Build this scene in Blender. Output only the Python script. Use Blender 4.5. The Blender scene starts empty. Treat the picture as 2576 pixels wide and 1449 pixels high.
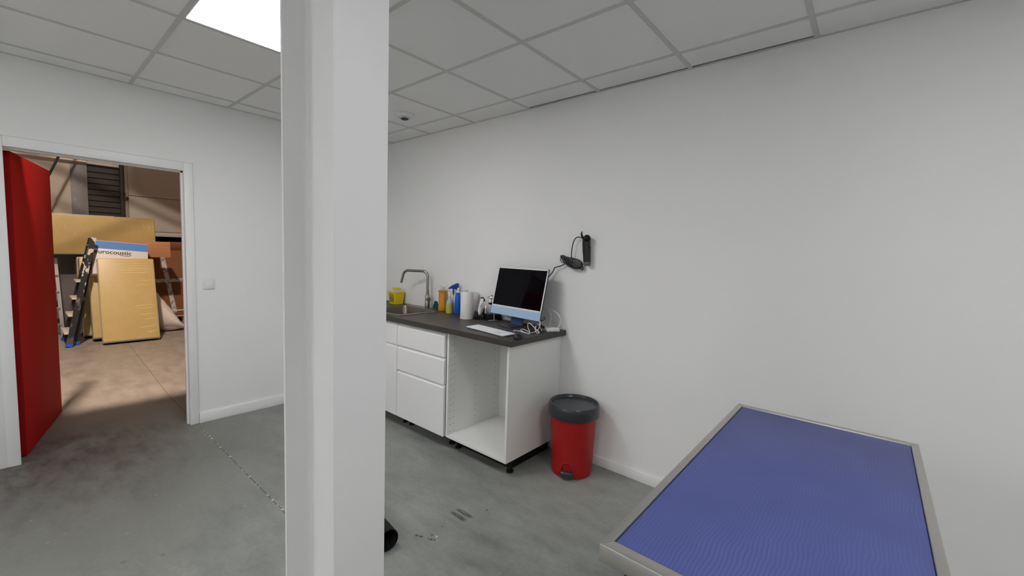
import bpy, bmesh, math, random
from mathutils import Vector, Matrix
random.seed(4)
R = math.radians
PI = math.pi
scene = bpy.context.scene
COL = scene.collection

# ------------------------------------------------------------------ materials
def lin(c):
    return c / 12.92 if c <= 0.04045 else ((c + 0.055) / 1.055) ** 2.4
def rgb(r, g, b):
    return (lin(r / 255), lin(g / 255), lin(b / 255), 1.0)

def mat(name, col, rough=0.5, metal=0.0, spec=0.5, trans=0.0, coat=0.0, ior=1.45, emit=None, estr=0.0):
    m = bpy.data.materials.new(name)
    m.use_nodes = True
    b = m.node_tree.nodes['Principled BSDF']
    b.inputs['Base Color'].default_value = col
    b.inputs['Roughness'].default_value = rough
    b.inputs['Metallic'].default_value = metal
    b.inputs['Specular IOR Level'].default_value = spec
    b.inputs['Transmission Weight'].default_value = trans
    b.inputs['Coat Weight'].default_value = coat
    b.inputs['IOR'].default_value = ior
    if emit:
        b.inputs['Emission Color'].default_value = emit
        b.inputs['Emission Strength'].default_value = estr
    return m

class NT:
    """tiny helper to write node trees as expressions"""
    def __init__(self, m):
        self.m = m; self.t = m.node_tree
        self.b = self.t.nodes['Principled BSDF']
        self.co = self.t.nodes.new('ShaderNodeTexCoord').outputs['Object']
        s = self.t.nodes.new('ShaderNodeSeparateXYZ'); self.t.links.new(self.co, s.inputs[0])
        self.x, self.y, self.z = s.outputs
    def link(self, a, b): self.t.links.new(a, b)
    def _set(self, inp, v):
        if hasattr(v, 'is_linked') or isinstance(v, bpy.types.NodeSocket): self.link(v, inp)
        else: inp.default_value = v
    def math(self, op, a, b=0.0, c=0.0, clamp=False):
        n = self.t.nodes.new('ShaderNodeMath'); n.operation = op; n.use_clamp = clamp
        self._set(n.inputs[0], a); self._set(n.inputs[1], b); self._set(n.inputs[2], c)
        return n.outputs[0]
    def noise(self, scale=5.0, detail=3.0, rough=0.5, stretch=None, dist=0.0, rot=None):
        n = self.t.nodes.new('ShaderNodeTexNoise')
        n.inputs['Scale'].default_value = scale; n.inputs['Detail'].default_value = detail
        n.inputs['Roughness'].default_value = rough; n.inputs['Distortion'].default_value = dist
        v = self.co
        if stretch or rot:
            mp = self.t.nodes.new('ShaderNodeMapping')
            if stretch: mp.inputs['Scale'].default_value = stretch
            if rot: mp.inputs['Rotation'].default_value = rot
            self.link(v, mp.inputs[0]); v = mp.outputs[0]
        self.link(v, n.inputs['Vector'])
        return n.outputs[0]
    def ramp(self, f, stops):
        n = self.t.nodes.new('ShaderNodeValToRGB')
        e = n.color_ramp.elements
        while len(e) < len(stops): e.new(0.5)
        for el, (p, c) in zip(e, stops):
            el.position = p; el.color = c if not isinstance(c, float) else (c, c, c, 1)
        self.link(f, n.inputs[0])
        return n.outputs[0]
    def mix(self, f, a, b, mode='MIX'):
        n = self.t.nodes.new('ShaderNodeMix'); n.data_type = 'RGBA'; n.blend_type = mode
        self._set(n.inputs[0], f); self._set(n.inputs[6], a); self._set(n.inputs[7], b)
        return n.outputs[2]
    def band(self, v, c, half, soft):
        d = self.math('ABSOLUTE', self.math('SUBTRACT', v, c))
        return self.math('MULTIPLY_ADD', self.math('SUBTRACT', half, d), 1.0 / soft, 0.5, clamp=True)
    def disc(self, cx, cy, r, soft):
        dx = self.math('SUBTRACT', self.x, cx); dy = self.math('SUBTRACT', self.y, cy)
        d = self.math('SQRT', self.math('ADD', self.math('MULTIPLY', dx, dx), self.math('MULTIPLY', dy, dy)))
        return self.math('MULTIPLY_ADD', self.math('SUBTRACT', r, d), 1.0 / soft, 0.5, clamp=True)
    def color(self, c): self.link(c, self.b.inputs['Base Color'])
    def roughness(self, r): self.link(r, self.b.inputs['Roughness'])
    def bump(self, h, strength=0.3, dist=0.01):
        n = self.t.nodes.new('ShaderNodeBump'); n.inputs['Strength'].default_value = strength
        n.inputs['Distance'].default_value = dist
        self.link(h, n.inputs['Height']); self.link(n.outputs[0], self.b.inputs['Normal'])

M = {}
M['wall'] = mat('white_wall_paint', (0.90, 0.897, 0.893, 1), 0.75, spec=0.25)
t = NT(M['wall']); t.bump(t.noise(160, 2), 0.06, 0.002)
M['trim'] = mat('white_satin_trim', (0.89, 0.89, 0.89, 1), 0.4)
M['tile'] = mat('ceiling_tile', (0.70, 0.69, 0.68, 1), 0.9, spec=0.1)
t = NT(M['tile'])
t.color(t.mix(t.noise(900, 1), (0.92, 0.918, 0.912, 1), (0.96, 0.957, 0.952, 1))); t.bump(t.noise(500, 2), 0.12, 0.002)
M['tbar'] = mat('ceiling_bar', (0.66, 0.655, 0.64, 1), 0.5, spec=0.3)
M['black_void'] = mat('dark_void', (0.01, 0.01, 0.01, 1), 0.9)
M['column'] = mat('white_column_paint', (0.90, 0.895, 0.905, 1), 0.45)
t = NT(M['column']); t.bump(t.noise(14, 3, stretch=(1, 1, 0.15)), 0.08, 0.004)
M['white_gloss'] = mat('white_gloss_lacquer', (0.90, 0.90, 0.905, 1), 0.16)
M['white_board'] = mat('white_melamine', (0.90, 0.90, 0.885, 1), 0.35)
M['hole'] = mat('pin_hole', (0.05, 0.05, 0.05, 1), 0.8)
M['edge_grey'] = mat('grey_film_edge', (0.68, 0.72, 0.74, 1), 0.35)
M['laminate'] = mat('dark_grey_laminate', rgb(74, 70, 68), 0.42)
t = NT(M['laminate'])
t.color(t.mix(t.noise(60, 4, 0.6, stretch=(0.4, 1, 1)), rgb(54, 49, 46), rgb(73, 67, 63))); t.bump(t.noise(300, 2), 0.1, 0.002)
M['steel'] = mat('brushed_steel', (0.36, 0.335, 0.30, 1), 0.24, metal=1.0)
t = NT(M['steel']); t.bump(t.noise(60, 2, stretch=(1, 14, 14)), 0.05, 0.001)
M['frame_steel'] = mat('satin_steel_frame', (0.56, 0.54, 0.51, 1), 0.38, metal=1.0)
M['chrome'] = mat('chrome', (0.75, 0.74, 0.73, 1), 0.12, metal=1.0)
M['black'] = mat('black_plastic', (0.007, 0.007, 0.009, 1), 0.36)
M['black_matte'] = mat('black_matte_plastic', (0.007, 0.007, 0.007, 1), 0.6, spec=0.3)
M['screen'] = mat('screen_glass', (0.0012, 0.001, 0.003, 1), 0.04, spec=0.12)
M['mac_blue'] = mat('pale_blue_aluminium', rgb(176, 206, 240), 0.4)
M['mac_navy'] = mat('blue_aluminium', rgb(60, 84, 118), 0.35, metal=0.2)
M['mac_foot'] = mat('slate_aluminium', rgb(50, 56, 68), 0.3)
M['basin'] = mat('dark_basin_steel', (0.21, 0.19, 0.165, 1), 0.3, metal=1.0)
M['mac_edge'] = mat('dark_blue_edge', rgb(34, 44, 72), 0.35)
M['white_plastic'] = mat('white_plastic', (0.82, 0.82, 0.84, 1), 0.35)
M['keys'] = mat('white_keys', (0.86, 0.86, 0.90, 1), 0.45)
M['key_bed'] = mat('silver_key_bed', (0.62, 0.63, 0.66, 1), 0.4)
M['paper'] = mat('white_tissue', (0.84, 0.82, 0.80, 1), 0.9, spec=0.1)
t = NT(M['paper']); t.bump(t.noise(220, 2), 0.3, 0.003)
M['card_tube'] = mat('cardboard_core', (0.35, 0.26, 0.18, 1), 0.9)
M['yellow'] = mat('yellow_plastic', (0.80, 0.60, 0.01, 1), 0.35)
M['clear_lid'] = mat('translucent_lid', (0.78, 0.74, 0.66, 1), 0.3, trans=0.25)
M['sharps_label'] = mat('printed_label', rgb(190, 165, 30), 0.5)
t = NT(M['sharps_label'])
lab = t.ramp(t.z, [(0.0, rgb(120, 120, 45)), (0.075, rgb(105, 112, 50)), (0.078, rgb(200, 150, 40)), (0.095, rgb(190, 90, 40))])
t.color(t.mix(t.ramp(t.noise(90, 3), [(0.5, 0.0), (0.62, 1.0)]), lab, rgb(215, 190, 60)))
M['green'] = mat('green_scourer', rgb(10, 72, 58), 0.9)
M['orange'] = mat('orange_liquid', (0.70, 0.33, 0.012, 1), 0.2, trans=0.25)
M['amber'] = mat('amber_plastic', (0.62, 0.26, 0.01, 1), 0.25, trans=0.25)
M['lime'] = mat('yellow_green_liquid', (0.58, 0.56, 0.13, 1), 0.15, trans=0.2)
M['clear_plastic'] = mat('milky_clear_plastic', (0.78, 0.79, 0.78, 1), 0.2, trans=0.45)
M['blue'] = mat('blue_plastic', rgb(10, 96, 205), 0.3)
M['deep_blue'] = mat('deep_blue_plastic', rgb(32, 52, 160), 0.35)
M['teal'] = mat('teal_plastic', rgb(110, 195, 185), 0.4)
M['silver'] = mat('silver_paint', (0.60, 0.60, 0.62, 1), 0.3, metal=0.6)
M['blade_grey'] = mat('grey_steel', (0.16, 0.16, 0.17, 1), 0.4, metal=0.3)
M['led'] = mat('orange_mark', rgb(220, 120, 60), 0.5)
M['red_bin'] = mat('red_plastic', rgb(165, 18, 20), 0.42)
M['lid'] = mat('anthracite_plastic', rgb(52, 55, 60), 0.28)
M['red_door'] = mat('red_lacquer', rgb(184, 33, 29), 0.7, spec=0.1)
M['door_edge'] = mat('dark_red_edge', rgb(150, 14, 18), 0.55, spec=0.2)
M['rubber'] = mat('black_rubber', (0.02, 0.02, 0.022, 1), 0.7)

# blue vinyl with grain ripples
M['vinyl'] = mat('blue_vinyl', rgb(96, 108, 178), 0.5, spec=0.3)
t = NT(M['vinyl'])
w = t.t.nodes.new('ShaderNodeTexWave'); w.wave_type = 'BANDS'; w.bands_direction = 'X'
w.inputs['Scale'].default_value = 38; w.inputs['Distortion'].default_value = 9
w.inputs['Detail'].default_value = 1.0; w.inputs['Detail Scale'].default_value = 0.28
t.link(t.co, w.inputs['Vector'])
fade = t.ramp(t.noise(5, 2), [(0.35, 0.1), (0.65, 1.0)])
hgt = t.math('MULTIPLY', w.outputs[1], fade)
t.color(t.mix(t.math('MULTIPLY', hgt, 0.34), t.mix(t.noise(3.0, 3), rgb(74, 83, 140), rgb(81, 91, 150)), rgb(102, 112, 172)))
t.bump(hgt, 0.16, 0.002)

# polished concrete floor: mottling, saw cut, skid marks, drips
M['concrete'] = mat('concrete', (0.17, 0.18, 0.17, 1), 0.5)
t = NT(M['concrete'])
n1 = t.noise(1.1, 5, 0.6); n2 = t.noise(6, 6, 0.65, stretch=(0.7, 1.4, 1)); n3 = t.noise(45, 3, 0.6)
base = t.ramp(n1, [(0.30, rgb(112, 114, 112)), (0.50, rgb(143, 146, 142)), (0.70, rgb(160, 162, 156))])
base = t.mix(0.45, base, t.ramp(n2, [(0.3, rgb(100, 103, 102)), (0.50, rgb(142, 145, 141)), (0.72, rgb(172, 174, 168))]))
base = t.mix(0.12, base, t.ramp(n3, [(0.3, rgb(90, 90, 88)), (0.7, rgb(160, 160, 155))]))
# brownish wear around the doorway, spread and darkened to paint the dimmer light in
wear_shade = t.math('MULTIPLY', t.math('MULTIPLY', t.band(t.x, 0.1, 1.0, 1.6), t.band(t.y, -2.45, 0.70, 0.9)), t.ramp(n2, [(0.28, 0.25), (0.62, 0.95)]))
base = t.mix(wear_shade, base, rgb(84, 76, 72))
hall = t.math('MULTIPLY', t.math('SUBTRACT', -0.3, t.x), 1.2, clamp=True)
base = t.mix(hall, base, t.ramp(n2, [(0.25, rgb(128, 118, 108)), (0.55, rgb(156, 146, 134)), (0.8, rgb(170, 160, 148))]))
# pale scratches by the threshold
scr = t.math('MULTIPLY', t.math('MULTIPLY', t.band(t.x, 0.35, 0.35, 0.3), t.band(t.y, -2.45, 0.35, 0.3)),
             t.ramp(t.noise(9, 4, 0.7, stretch=(5, 0.9, 1)), [(0.70, 0.0), (0.76, 0.8)]))
base = t.mix(scr, base, rgb(190, 185, 178))
# pale specks
spk = t.ramp(t.noise(38, 1, 0.4), [(0.76, 0.0), (0.79, 0.55)])
base = t.mix(spk, base, rgb(172, 174, 168))
# saw cut joint running from the hall into the room
yj = t.math('ADD', -1.704, t.math('MULTIPLY', t.math('MAXIMUM', 0.0, t.math('SUBTRACT', -1.0, t.x)), 0.036))
off = t.math('ADD', t.math('SUBTRACT', t.y, yj), t.math('MULTIPLY', t.math('SUBTRACT', t.noise(7, 2), 0.5), 0.014))
cut = t.band(off, 0.0, 0.003, 0.003)
cut = t.math('MULTIPLY', cut, t.ramp(t.x, [(0.0, 0.6), (1.0, 0.85)]))
base = t.mix(cut, base, rgb(70, 70, 68))
fleck = t.math('MULTIPLY', t.band(off, 0.001, 0.006, 0.004), t.ramp(t.noise(24, 3, 0.7), [(0.52, 0.0), (0.58, 0.9)]))
fleck = t.math('MULTIPLY', fleck, t.band(t.x, 1.35, 1.2, 0.3))
base = t.mix(fleck, base, rgb(205, 205, 200))
# two rubber skid marks
stre = t.ramp(t.noise(30, 3, 0.7, stretch=(0.5, 5, 1)), [(0.38, 0.95), (0.62, 0.25)])
for cx, cy in ((2.452, -1.072), (2.458, -1.030)):
    k = t.math('MULTIPLY', t.math('MULTIPLY', t.band(t.x, cx, 0.055, 0.03), t.band(t.y, cy, 0.013, 0.006)), stre)
    base = t.mix(k, base, rgb(38, 38, 38))
for cx, cy, r in ((2.418, -1.327, .008), (2.443, -1.316, .008), (2.431, -1.321, .004), (2.473, -1.270, .006), (2.497, -1.296, .008), (2.512, -1.287, .006), (2.482, -1.302, .005), (2.53, -0.92, .006), (2.46, -1.19, .004)):
    base = t.mix(t.math('MULTIPLY', t.disc(cx, cy, r, 0.006), 0.8), base, rgb(45, 47, 45))
base = t.mix(t.disc(2.499, -1.262, .006, 0.003), base, rgb(215, 215, 212))
for cx, cy, r in ((2.55, -2.0, .012), (1.60, -2.35, .010), (1.67, -2.22, .008)):
    base = t.mix(t.math('MULTIPLY', t.disc(cx, cy, r, 0.012), 0.5), base, rgb(80, 82, 80))
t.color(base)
t.roughness(t.ramp(n2, [(0.3, 0.42), (0.7, 0.6)]))
t.bump(n3, 0.06, 0.003)

# hall materials
M['cladding'] = mat('beige_cladding', rgb(196, 188, 176), 0.55)
M['dark_louvre'] = mat('dark_shutter', rgb(58, 54, 50), 0.6)
M['grey_flash'] = mat('grey_flashing', rgb(132, 132, 134), 0.5)
t = NT(M['grey_flash']); t.color(t.mix(t.ramp(t.noise(14, 3), [(0.62, 0.0), (0.72, 0.5)]), rgb(130, 130, 132), rgb(176, 174, 172)))
M['mauve_grey'] = mat('grey_post_paint', rgb(160, 150, 145), 0.5)
M['pipe'] = mat('dark_pipe', rgb(70, 72, 72), 0.25, metal=0.5)
M['cream'] = mat('cream_steel', rgb(215, 205, 190), 0.5)
M['wool'] = mat('yellow_insulation', rgb(210, 184, 116), 0.45)
t = NT(M['wool'])
wr = t.noise(5, 3, 0.55, stretch=(1, 0.8, 1.6), dist=0.3)
t.color(t.mix(t.noise(8, 5, 0.6), rgb(190, 164, 103), rgb(207, 184, 124))); t.bump(wr, 0.12, 0.02)
t.b.inputs['Coat Weight'].default_value = 0.12; t.b.inputs['Coat Roughness'].default_value = 0.3
M['film'] = mat('plastic_film', rgb(205, 202, 205), 0.2)
M['film_fold'] = mat('plastic_film_fold', rgb(232, 212, 150), 0.12)
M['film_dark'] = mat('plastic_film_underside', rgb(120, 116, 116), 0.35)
M['wool_edge'] = mat('film_over_edge', rgb(190, 182, 172), 0.3)
M['carton_white'] = mat('white_carton', rgb(225, 220, 215), 0.45)
M['carton_blue'] = mat('blue_print', rgb(84, 142, 215), 0.35)
M['ink'] = mat('dark_ink', rgb(40, 38, 40), 0.5)
M['cardboard'] = mat('brown_cardboard', rgb(188, 132, 92), 0.8)
M['kraft'] = mat('kraft_board', rgb(158, 108, 70), 0.8)
t = NT(M['kraft']); t.color(t.mix(t.noise(3, 4), rgb(124, 80, 52), rgb(140, 94, 62)))
M['tape'] = mat('white_tape', rgb(215, 208, 205), 0.35)
t = NT(M['tape'])
dash = t.math('MULTIPLY', t.ramp(t.noise(16, 4, 0.8, stretch=(1, 1, 1)), [(0.50, 0.0), (0.56, 0.8)]), 1.0)
t.color(t.mix(dash, rgb(215, 208, 205), rgb(110, 102, 105)))
M['sack'] = mat('white_woven_sack', rgb(232, 222, 216), 0.6)
M['grey_board'] = mat('grey_board', rgb(112, 108, 106), 0.7)
M['wood'] = mat('pale_pallet_wood', rgb(190, 165, 135), 0.8)
M['alu'] = mat('aluminium', (0.62, 0.60, 0.58, 1), 0.35, metal=0.9)
M['paint_black'] = mat('paint_splashed_black', (0.02, 0.02, 0.02, 1), 0.5)
t = NT(M['paint_black'])
spl = t.math('MULTIPLY', t.ramp(t.noise(13, 3, 0.6, stretch=(1, 1, 0.45)), [(0.55, 0.0), (0.58, 1.0)]), t.ramp(t.z, [(0.55, 0.10), (1.0, 1.0)]))
t.color(t.mix(spl, (0.018, 0.018, 0.02, 1), rgb(215, 205, 198)))
M['blue_rubber'] = mat('blue_rubber_foot', rgb(35, 90, 190), 0.5)
M['hall_roof'] = mat('hall_roof', rgb(170, 165, 158), 0.8)
M['room_light'] = mat('led_panel', (1, 1, 1, 1), 0.5, emit=(1.0, 0.998, 0.988, 1), estr=18.0)
M['hall_light'] = mat('hall_lamp_glow', (1, 1, 1, 1), 0.5, emit=(1.0, 0.82, 0.70, 1), estr=2200.0)
M['lamp_body'] = mat('lamp_body', (0.3, 0.3, 0.3, 1), 0.4, metal=0.6)

# ------------------------------------------------------------------ mesh helpers
class MB:
    """collects shapes and links them as ONE mesh object"""
    def __init__(self): self.bm = bmesh.new()
    def _merge(self, tmp, mi, xf):
        if xf is not None: bmesh.ops.transform(tmp, matrix=xf, verts=tmp.verts)
        for f in tmp.faces: f.material_index = mi
        me = bpy.data.meshes.new('tmp'); tmp.to_mesh(me); tmp.free()
        self.bm.from_mesh(me); bpy.data.meshes.remove(me)
        return self
    def box(self, a, b, bev=0.0, mi=0, xf=None, seg=2):
        tmp = bmesh.new()
        x0, x1 = sorted((a[0], b[0])); y0, y1 = sorted((a[1], b[1])); z0, z1 = sorted((a[2], b[2]))
        vs = [tmp.verts.new((x, y, z)) for x in (x0, x1) for y in (y0, y1) for z in (z0, z1)]
        for q in ((0, 1, 3, 2), (4, 6, 7, 5), (0, 4, 5, 1), (2, 3, 7, 6), (0, 2, 6, 4), (1, 5, 7, 3)):
            tmp.faces.new([vs[i] for i in q])
        if bev > 0:
            bmesh.ops.bevel(tmp, geom=tmp.edges[:] , offset=bev, segments=seg, profile=0.5, affect='EDGES')
        bmesh.ops.recalc_face_normals(tmp, faces=tmp.faces)
        return self._merge(tmp, mi, xf)
    def loft(self, loops, mi=0, cap0=True, cap1=True, xf=None):
        tmp = bmesh.new()
        rows = [[tmp.verts.new(p) for p in lp] for lp in loops]
        n = len(rows[0])
        for r0, r1 in zip(rows, rows[1:]):
            for i in range(n):
                j = (i + 1) % n
                tmp.faces.new((r0[i], r0[j], r1[j], r1[i]))
        if cap0: tmp.faces.new(list(reversed(rows[0])))
        if cap1: tmp.faces.new(rows[-1])
        bmesh.ops.recalc_face_normals(tmp, faces=tmp.faces)
        return self._merge(tmp, mi, xf)
    def lathe(self, prof, c=(0, 0, 0), n=32, mi=0, xf=None, cap0=True, cap1=True):
        loops = [[(c[0] + r * math.cos(2 * PI * i / n), c[1] + r * math.sin(2 * PI * i / n), c[2] + z) for i in range(n)] for r, z in prof]
        return self.loft(loops, mi, cap0, cap1, xf)
    def tube(self, pts, r, n=10, mi=0, smooth=0, closed=False, xf=None, radii=None):
        P = [Vector(p) for p in pts]
        if smooth: P = spline(P, smooth, closed)
        rad = radii if radii and len(radii) == len(P) else [r] * len(P)
        tmp = bmesh.new(); rows = []
        up = None
        for i, p in enumerate(P):
            if closed: d = P[(i + 1) % len(P)] - P[i - 1]
            else: d = P[min(i + 1, len(P) - 1)] - P[max(i - 1, 0)]
            if d.length < 1e-9: d = Vector((0, 0, 1))
            d.normalize()
            if up is None:
                a = Vector((0, 0, 1)) if abs(d.z) < 0.9 else Vector((1, 0, 0))
                up = (a - d * a.dot(d)).normalized()
            else:
                up = up - d * up.dot(d)
                up = up.normalized() if up.length > 1e-6 else d.orthogonal().normalized()
            s = d.cross(up)
            rows.append([tmp.verts.new(p + (up * math.cos(2 * PI * k / n) + s * math.sin(2 * PI * k / n)) * rad[i]) for k in range(n)])
        pairs = list(zip(rows, rows[1:])) + ([(rows[-1], rows[0])] if closed else [])
        for r0, r1 in pairs:
            for k in range(n):
                j = (k + 1) % n
                tmp.faces.new((r0[k], r0[j], r1[j], r1[k]))
        if not closed:
            tmp.faces.new(list(reversed(rows[0]))); tmp.faces.new(rows[-1])
        bmesh.ops.recalc_face_normals(tmp, faces=tmp.faces)
        return self._merge(tmp, mi, xf)
    def cyl(self, a, b, r, n=20, mi=0, r2=None):
        a, b = Vector(a), Vector(b)
        return self.tube([a, b], r, n, mi, radii=[r, r if r2 is None else r2])
    def prism(self, poly, z0, z1, mi=0, xf=None, bev=0.0):
        tmp = bmesh.new()
        lo = [tmp.verts.new((x, y, z0)) for x, y in poly]; hi = [tmp.verts.new((x, y, z1)) for x, y in poly]
        n = len(poly)
        for i in range(n):
            j = (i + 1) % n
            tmp.faces.new((lo[i], lo[j], hi[j], hi[i]))
        tmp.faces.new(list(reversed(lo))); tmp.faces.new(hi)
        bmesh.ops.recalc_face_normals(tmp, faces=tmp.faces)
        if bev: bmesh.ops.bevel(tmp, geom=tmp.edges[:], offset=bev, segments=2, profile=0.5, affect='EDGES')
        return self._merge(tmp, mi, xf)
    def sphere(self, c, r, mi=0, sc=(1, 1, 1), seg=20, xf=None):
        tmp = bmesh.new(); bmesh.ops.create_uvsphere(tmp, u_segments=seg, v_segments=seg // 2, radius=r)
        bmesh.ops.transform(tmp, matrix=Matrix.Translation(c) @ Matrix.Diagonal((*sc, 1)), verts=tmp.verts)
        return self._merge(tmp, mi, xf)
    def build(self, name, mats, parent=None, loc=(0, 0, 0), rot=(0, 0, 0), ang=35):
        me = bpy.data.meshes.new(name)
        self.bm.to_mesh(me); self.bm.free()
        for mm in (mats if isinstance(mats, (list, tuple)) else [mats]): me.materials.append(M[mm])
        for p in me.polygons: p.use_smooth = True
        me.set_sharp_from_angle(angle=R(ang))
        o = bpy.data.objects.new(name, me); COL.objects.link(o)
        o.location = loc; o.rotation_euler = rot
        if parent: o.parent = parent
        return o

def spline(P, sub, closed=False):
    out = []; n = len(P)
    rng = range(n) if closed else range(n - 1)
    for i in rng:
        p1, p2 = P[i], P[(i + 1) % n]
        p0 = P[i - 1] if (closed or i > 0) else p1 * 2 - p2
        p3 = P[(i + 2) % n] if (closed or i + 2 < n) else p2 * 2 - p1
        for k in range(sub):
            u = k / sub
            out.append(0.5 * ((2 * p1) + (p2 - p0) * u + (2 * p0 - 5 * p1 + 4 * p2 - p3) * u * u + (3 * p1 - p0 - 3 * p2 + p3) * u ** 3))
    if not closed: out.append(P[-1].copy())
    return out

def rr(cx, cy, w, h, r, z, n=6):
    pts = []
    for sx, sy, a0 in ((1, 1, 0), (-1, 1, 90), (-1, -1, 180), (1, -1, 270)):
        for k in range(n + 1):
            a = R(a0 + 90 * k / n)
            pts.append((cx + sx * (w / 2 - r) + r * math.cos(a), cy + sy * (h / 2 - r) + r * math.sin(a), z))
    return pts

def tag(o, label=None, cat=None, group=None, kind=None):
    if label: o['label'] = label
    if cat: o['category'] = cat
    if group: o['group'] = group
    if kind: o['kind'] = kind
    return o
def thing(name, label, cat, loc=(0, 0, 0), rot=(0, 0, 0), group=None):
    o = bpy.data.objects.new(name, None); o.empty_display_size = 0.05; COL.objects.link(o)
    o.location = loc; o.rotation_euler = rot
    return tag(o, label, cat, group)
def struct(o, label, cat): return tag(o, label, cat, kind='structure')

H = 2.573            # suspended ceiling
XR, YF = 6.6, -5.2   # far ends of the room out of frame
DY0, DY1, DZ = -2.64, -1.745, 2.02   # clear door opening

# ------------------------------------------------------------------ room shell
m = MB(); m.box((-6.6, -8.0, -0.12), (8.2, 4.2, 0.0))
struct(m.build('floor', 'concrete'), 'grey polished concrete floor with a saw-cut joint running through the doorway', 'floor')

m = MB()
m.box((-0.10, YF, 0), (0, DY0 - .06, 2.75)); m.box((-0.10, DY1 + .06, 0), (0, 0.1, 2.75)); m.box((-0.10, DY0 - .06, DZ + .066), (0, DY1 + .06, 2.75))
struct(m.build('wall_left', 'wall'), 'white wall with the open doorway', 'wall')
m = MB(); m.box((0, 0, 0), (XR, 0.1, 2.75))
struct(m.build('wall_right', 'wall'), 'long white wall behind the worktop and the blue table', 'wall')
m = MB(); m.box((XR, YF, 0), (XR + .1, 0.1, 2.75))
struct(m.build('wall_near', 'wall'), 'white wall at the end of the room', 'wall')
m = MB(); m.box((-.1, YF - .1, 0), (XR + .1, YF, 2.75))
struct(m.build('wall_front', 'wall'), 'white wall facing the worktop', 'wall')

# ceiling tiles: every cell of the 0.6 m grid, slightly shrunk so the bars show between them
xs = [0.0] + [0.206 + .6 * k for k in range(10) if .206 + .6 * k < XR - .1] + [XR]
ys = [0.0] + [-0.239 - .6 * k for k in range(8) if -.239 - .6 * k > YF + .1] + [YF]
LIGHT_CELLS = [(3, 3), (8, 3), (3, 8), (7, 8)]
m = MB()
for i in range(len(xs) - 1):
    for j in range(len(ys) - 1):
        if (i, j) in LIGHT_CELLS: continue
        x0, x1, y0, y1 = xs[i], xs[i + 1], ys[j + 1], ys[j]
        dz = 0.0
        if j == 0 and i in (4, 6):          # two cut edge tiles sit a little short of the wall
            y1 -= 0.020
        if j == 0 and i == 5: y1 -= 0.017
        e = 0.010
        m.box((x0 + e, y0 + e, H + 0.003), (x1 - e, y1 - e if j else y1 - 0.014, H + 0.018), 0.0015, seg=1)
m.box((-0.1, YF - .1, 2.68), (XR + .1, 0.1, 2.75), mi=1)
struct(m.build('ceiling', ['tile', 'black_void']), 'suspended ceiling of pale grey square tiles', 'ceiling')
m = MB()
for x in xs[1:-1]: m.box((x - .012, YF, H), (x + .012, 0, H + .006))
for y in ys[1:-1]: m.box((0, y - .012, H + .0004), (XR, y + .012, H + .0064))
m.box((0, YF, H + .001), (.017, 0, H + .006)); m.box((0, -.017, H + .001), (XR, 0, H + .006))
struct(m.build('trim_1', 'tbar'), 'grey metal grid bars of the suspended ceiling', 'ceiling grid')

# skirting
m = MB(); m.box((0, DY1 + .06, 0), (0.013, 0, 0.086), 0.003)
struct(m.build('baseboard_left', 'trim'), 'white skirting board between the door frame and the corner', 'skirting board')
m = MB(); m.box((0.013, -0.013, 0), (XR, 0, 0.068), 0.003)
struct(m.build('baseboard_right', 'trim'), 'white skirting board along the long wall behind the red bin', 'skirting board')

# door frame and leaf
m = MB()
for a, b in (((-.11, DY1, 0), (.008, DY1 + .058, DZ + .064)), ((-.11, DY0 - .058, 0), (.008, DY0, DZ + .064)), ((-.002, DY0 - .16, 0), (.008, DY0 - .056, DZ + .064)), ((-.11, DY0, DZ), (.008, DY1, DZ + .064))):
    m.box(a, b, 0.003)
for a, b in (((-.06, DY1 - .012, 0), (-.035, DY1, DZ)), ((-.06, DY0, DZ - .012), (-.035, DY1, DZ))): m.box(a, b)
struct(m.build('trim_2', 'trim'), 'white frame around the open doorway', 'door frame')

A = Vector((-.122, -2.612, 0)); B = Vector((-1.034, -2.405, 0))
d = (B - A); Ld = d.length; ang = math.atan2(d.y, d.x)
door = MB(); door.box((0.002, 0.0, 0.010), (Ld, 0.048, 2.012), 0.002)
door_o = door.build('door_1', 'red_door', loc=A, rot=(0, 0, ang))
struct(door_o, 'red door standing open into the hall', 'door')
# local +y points away from the room side; the leaf thickness goes that way
e = MB(); e.box((-0.0005, 0.001, 0.011), (0.0025, 0.047, 2.011))
tag(e.build('hinge_edge', 'door_edge', door_o), 'dark red hinge edge')
k = MB(); k.box((Ld - .001, 0.012, 0.90), (Ld + .003, 0.036, 1.14), 0.001); k.box((Ld, 0.018, 1.0), (Ld + .012, 0.030, 1.03), .002)
tag(k.build('lock_plate', 'steel', door_o), 'steel lock plate')
k = MB(); k.tube([(Ld - .06, .048, 1.02), (Ld - .06, .10, 1.02), (Ld - .19, .10, 1.02)], .009, 10); k.box((Ld - .08, .048, .92), (Ld - .04, .054, 1.12), .003)
k.build('handle', 'steel', door_o)
for z in (0.25, 1.0, 1.8):
    k = MB(); k.cyl((-.006, .052, z - .05), (-.006, .052, z + .05), .008, 10); k.build('hinge', 'steel', door_o)

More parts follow.
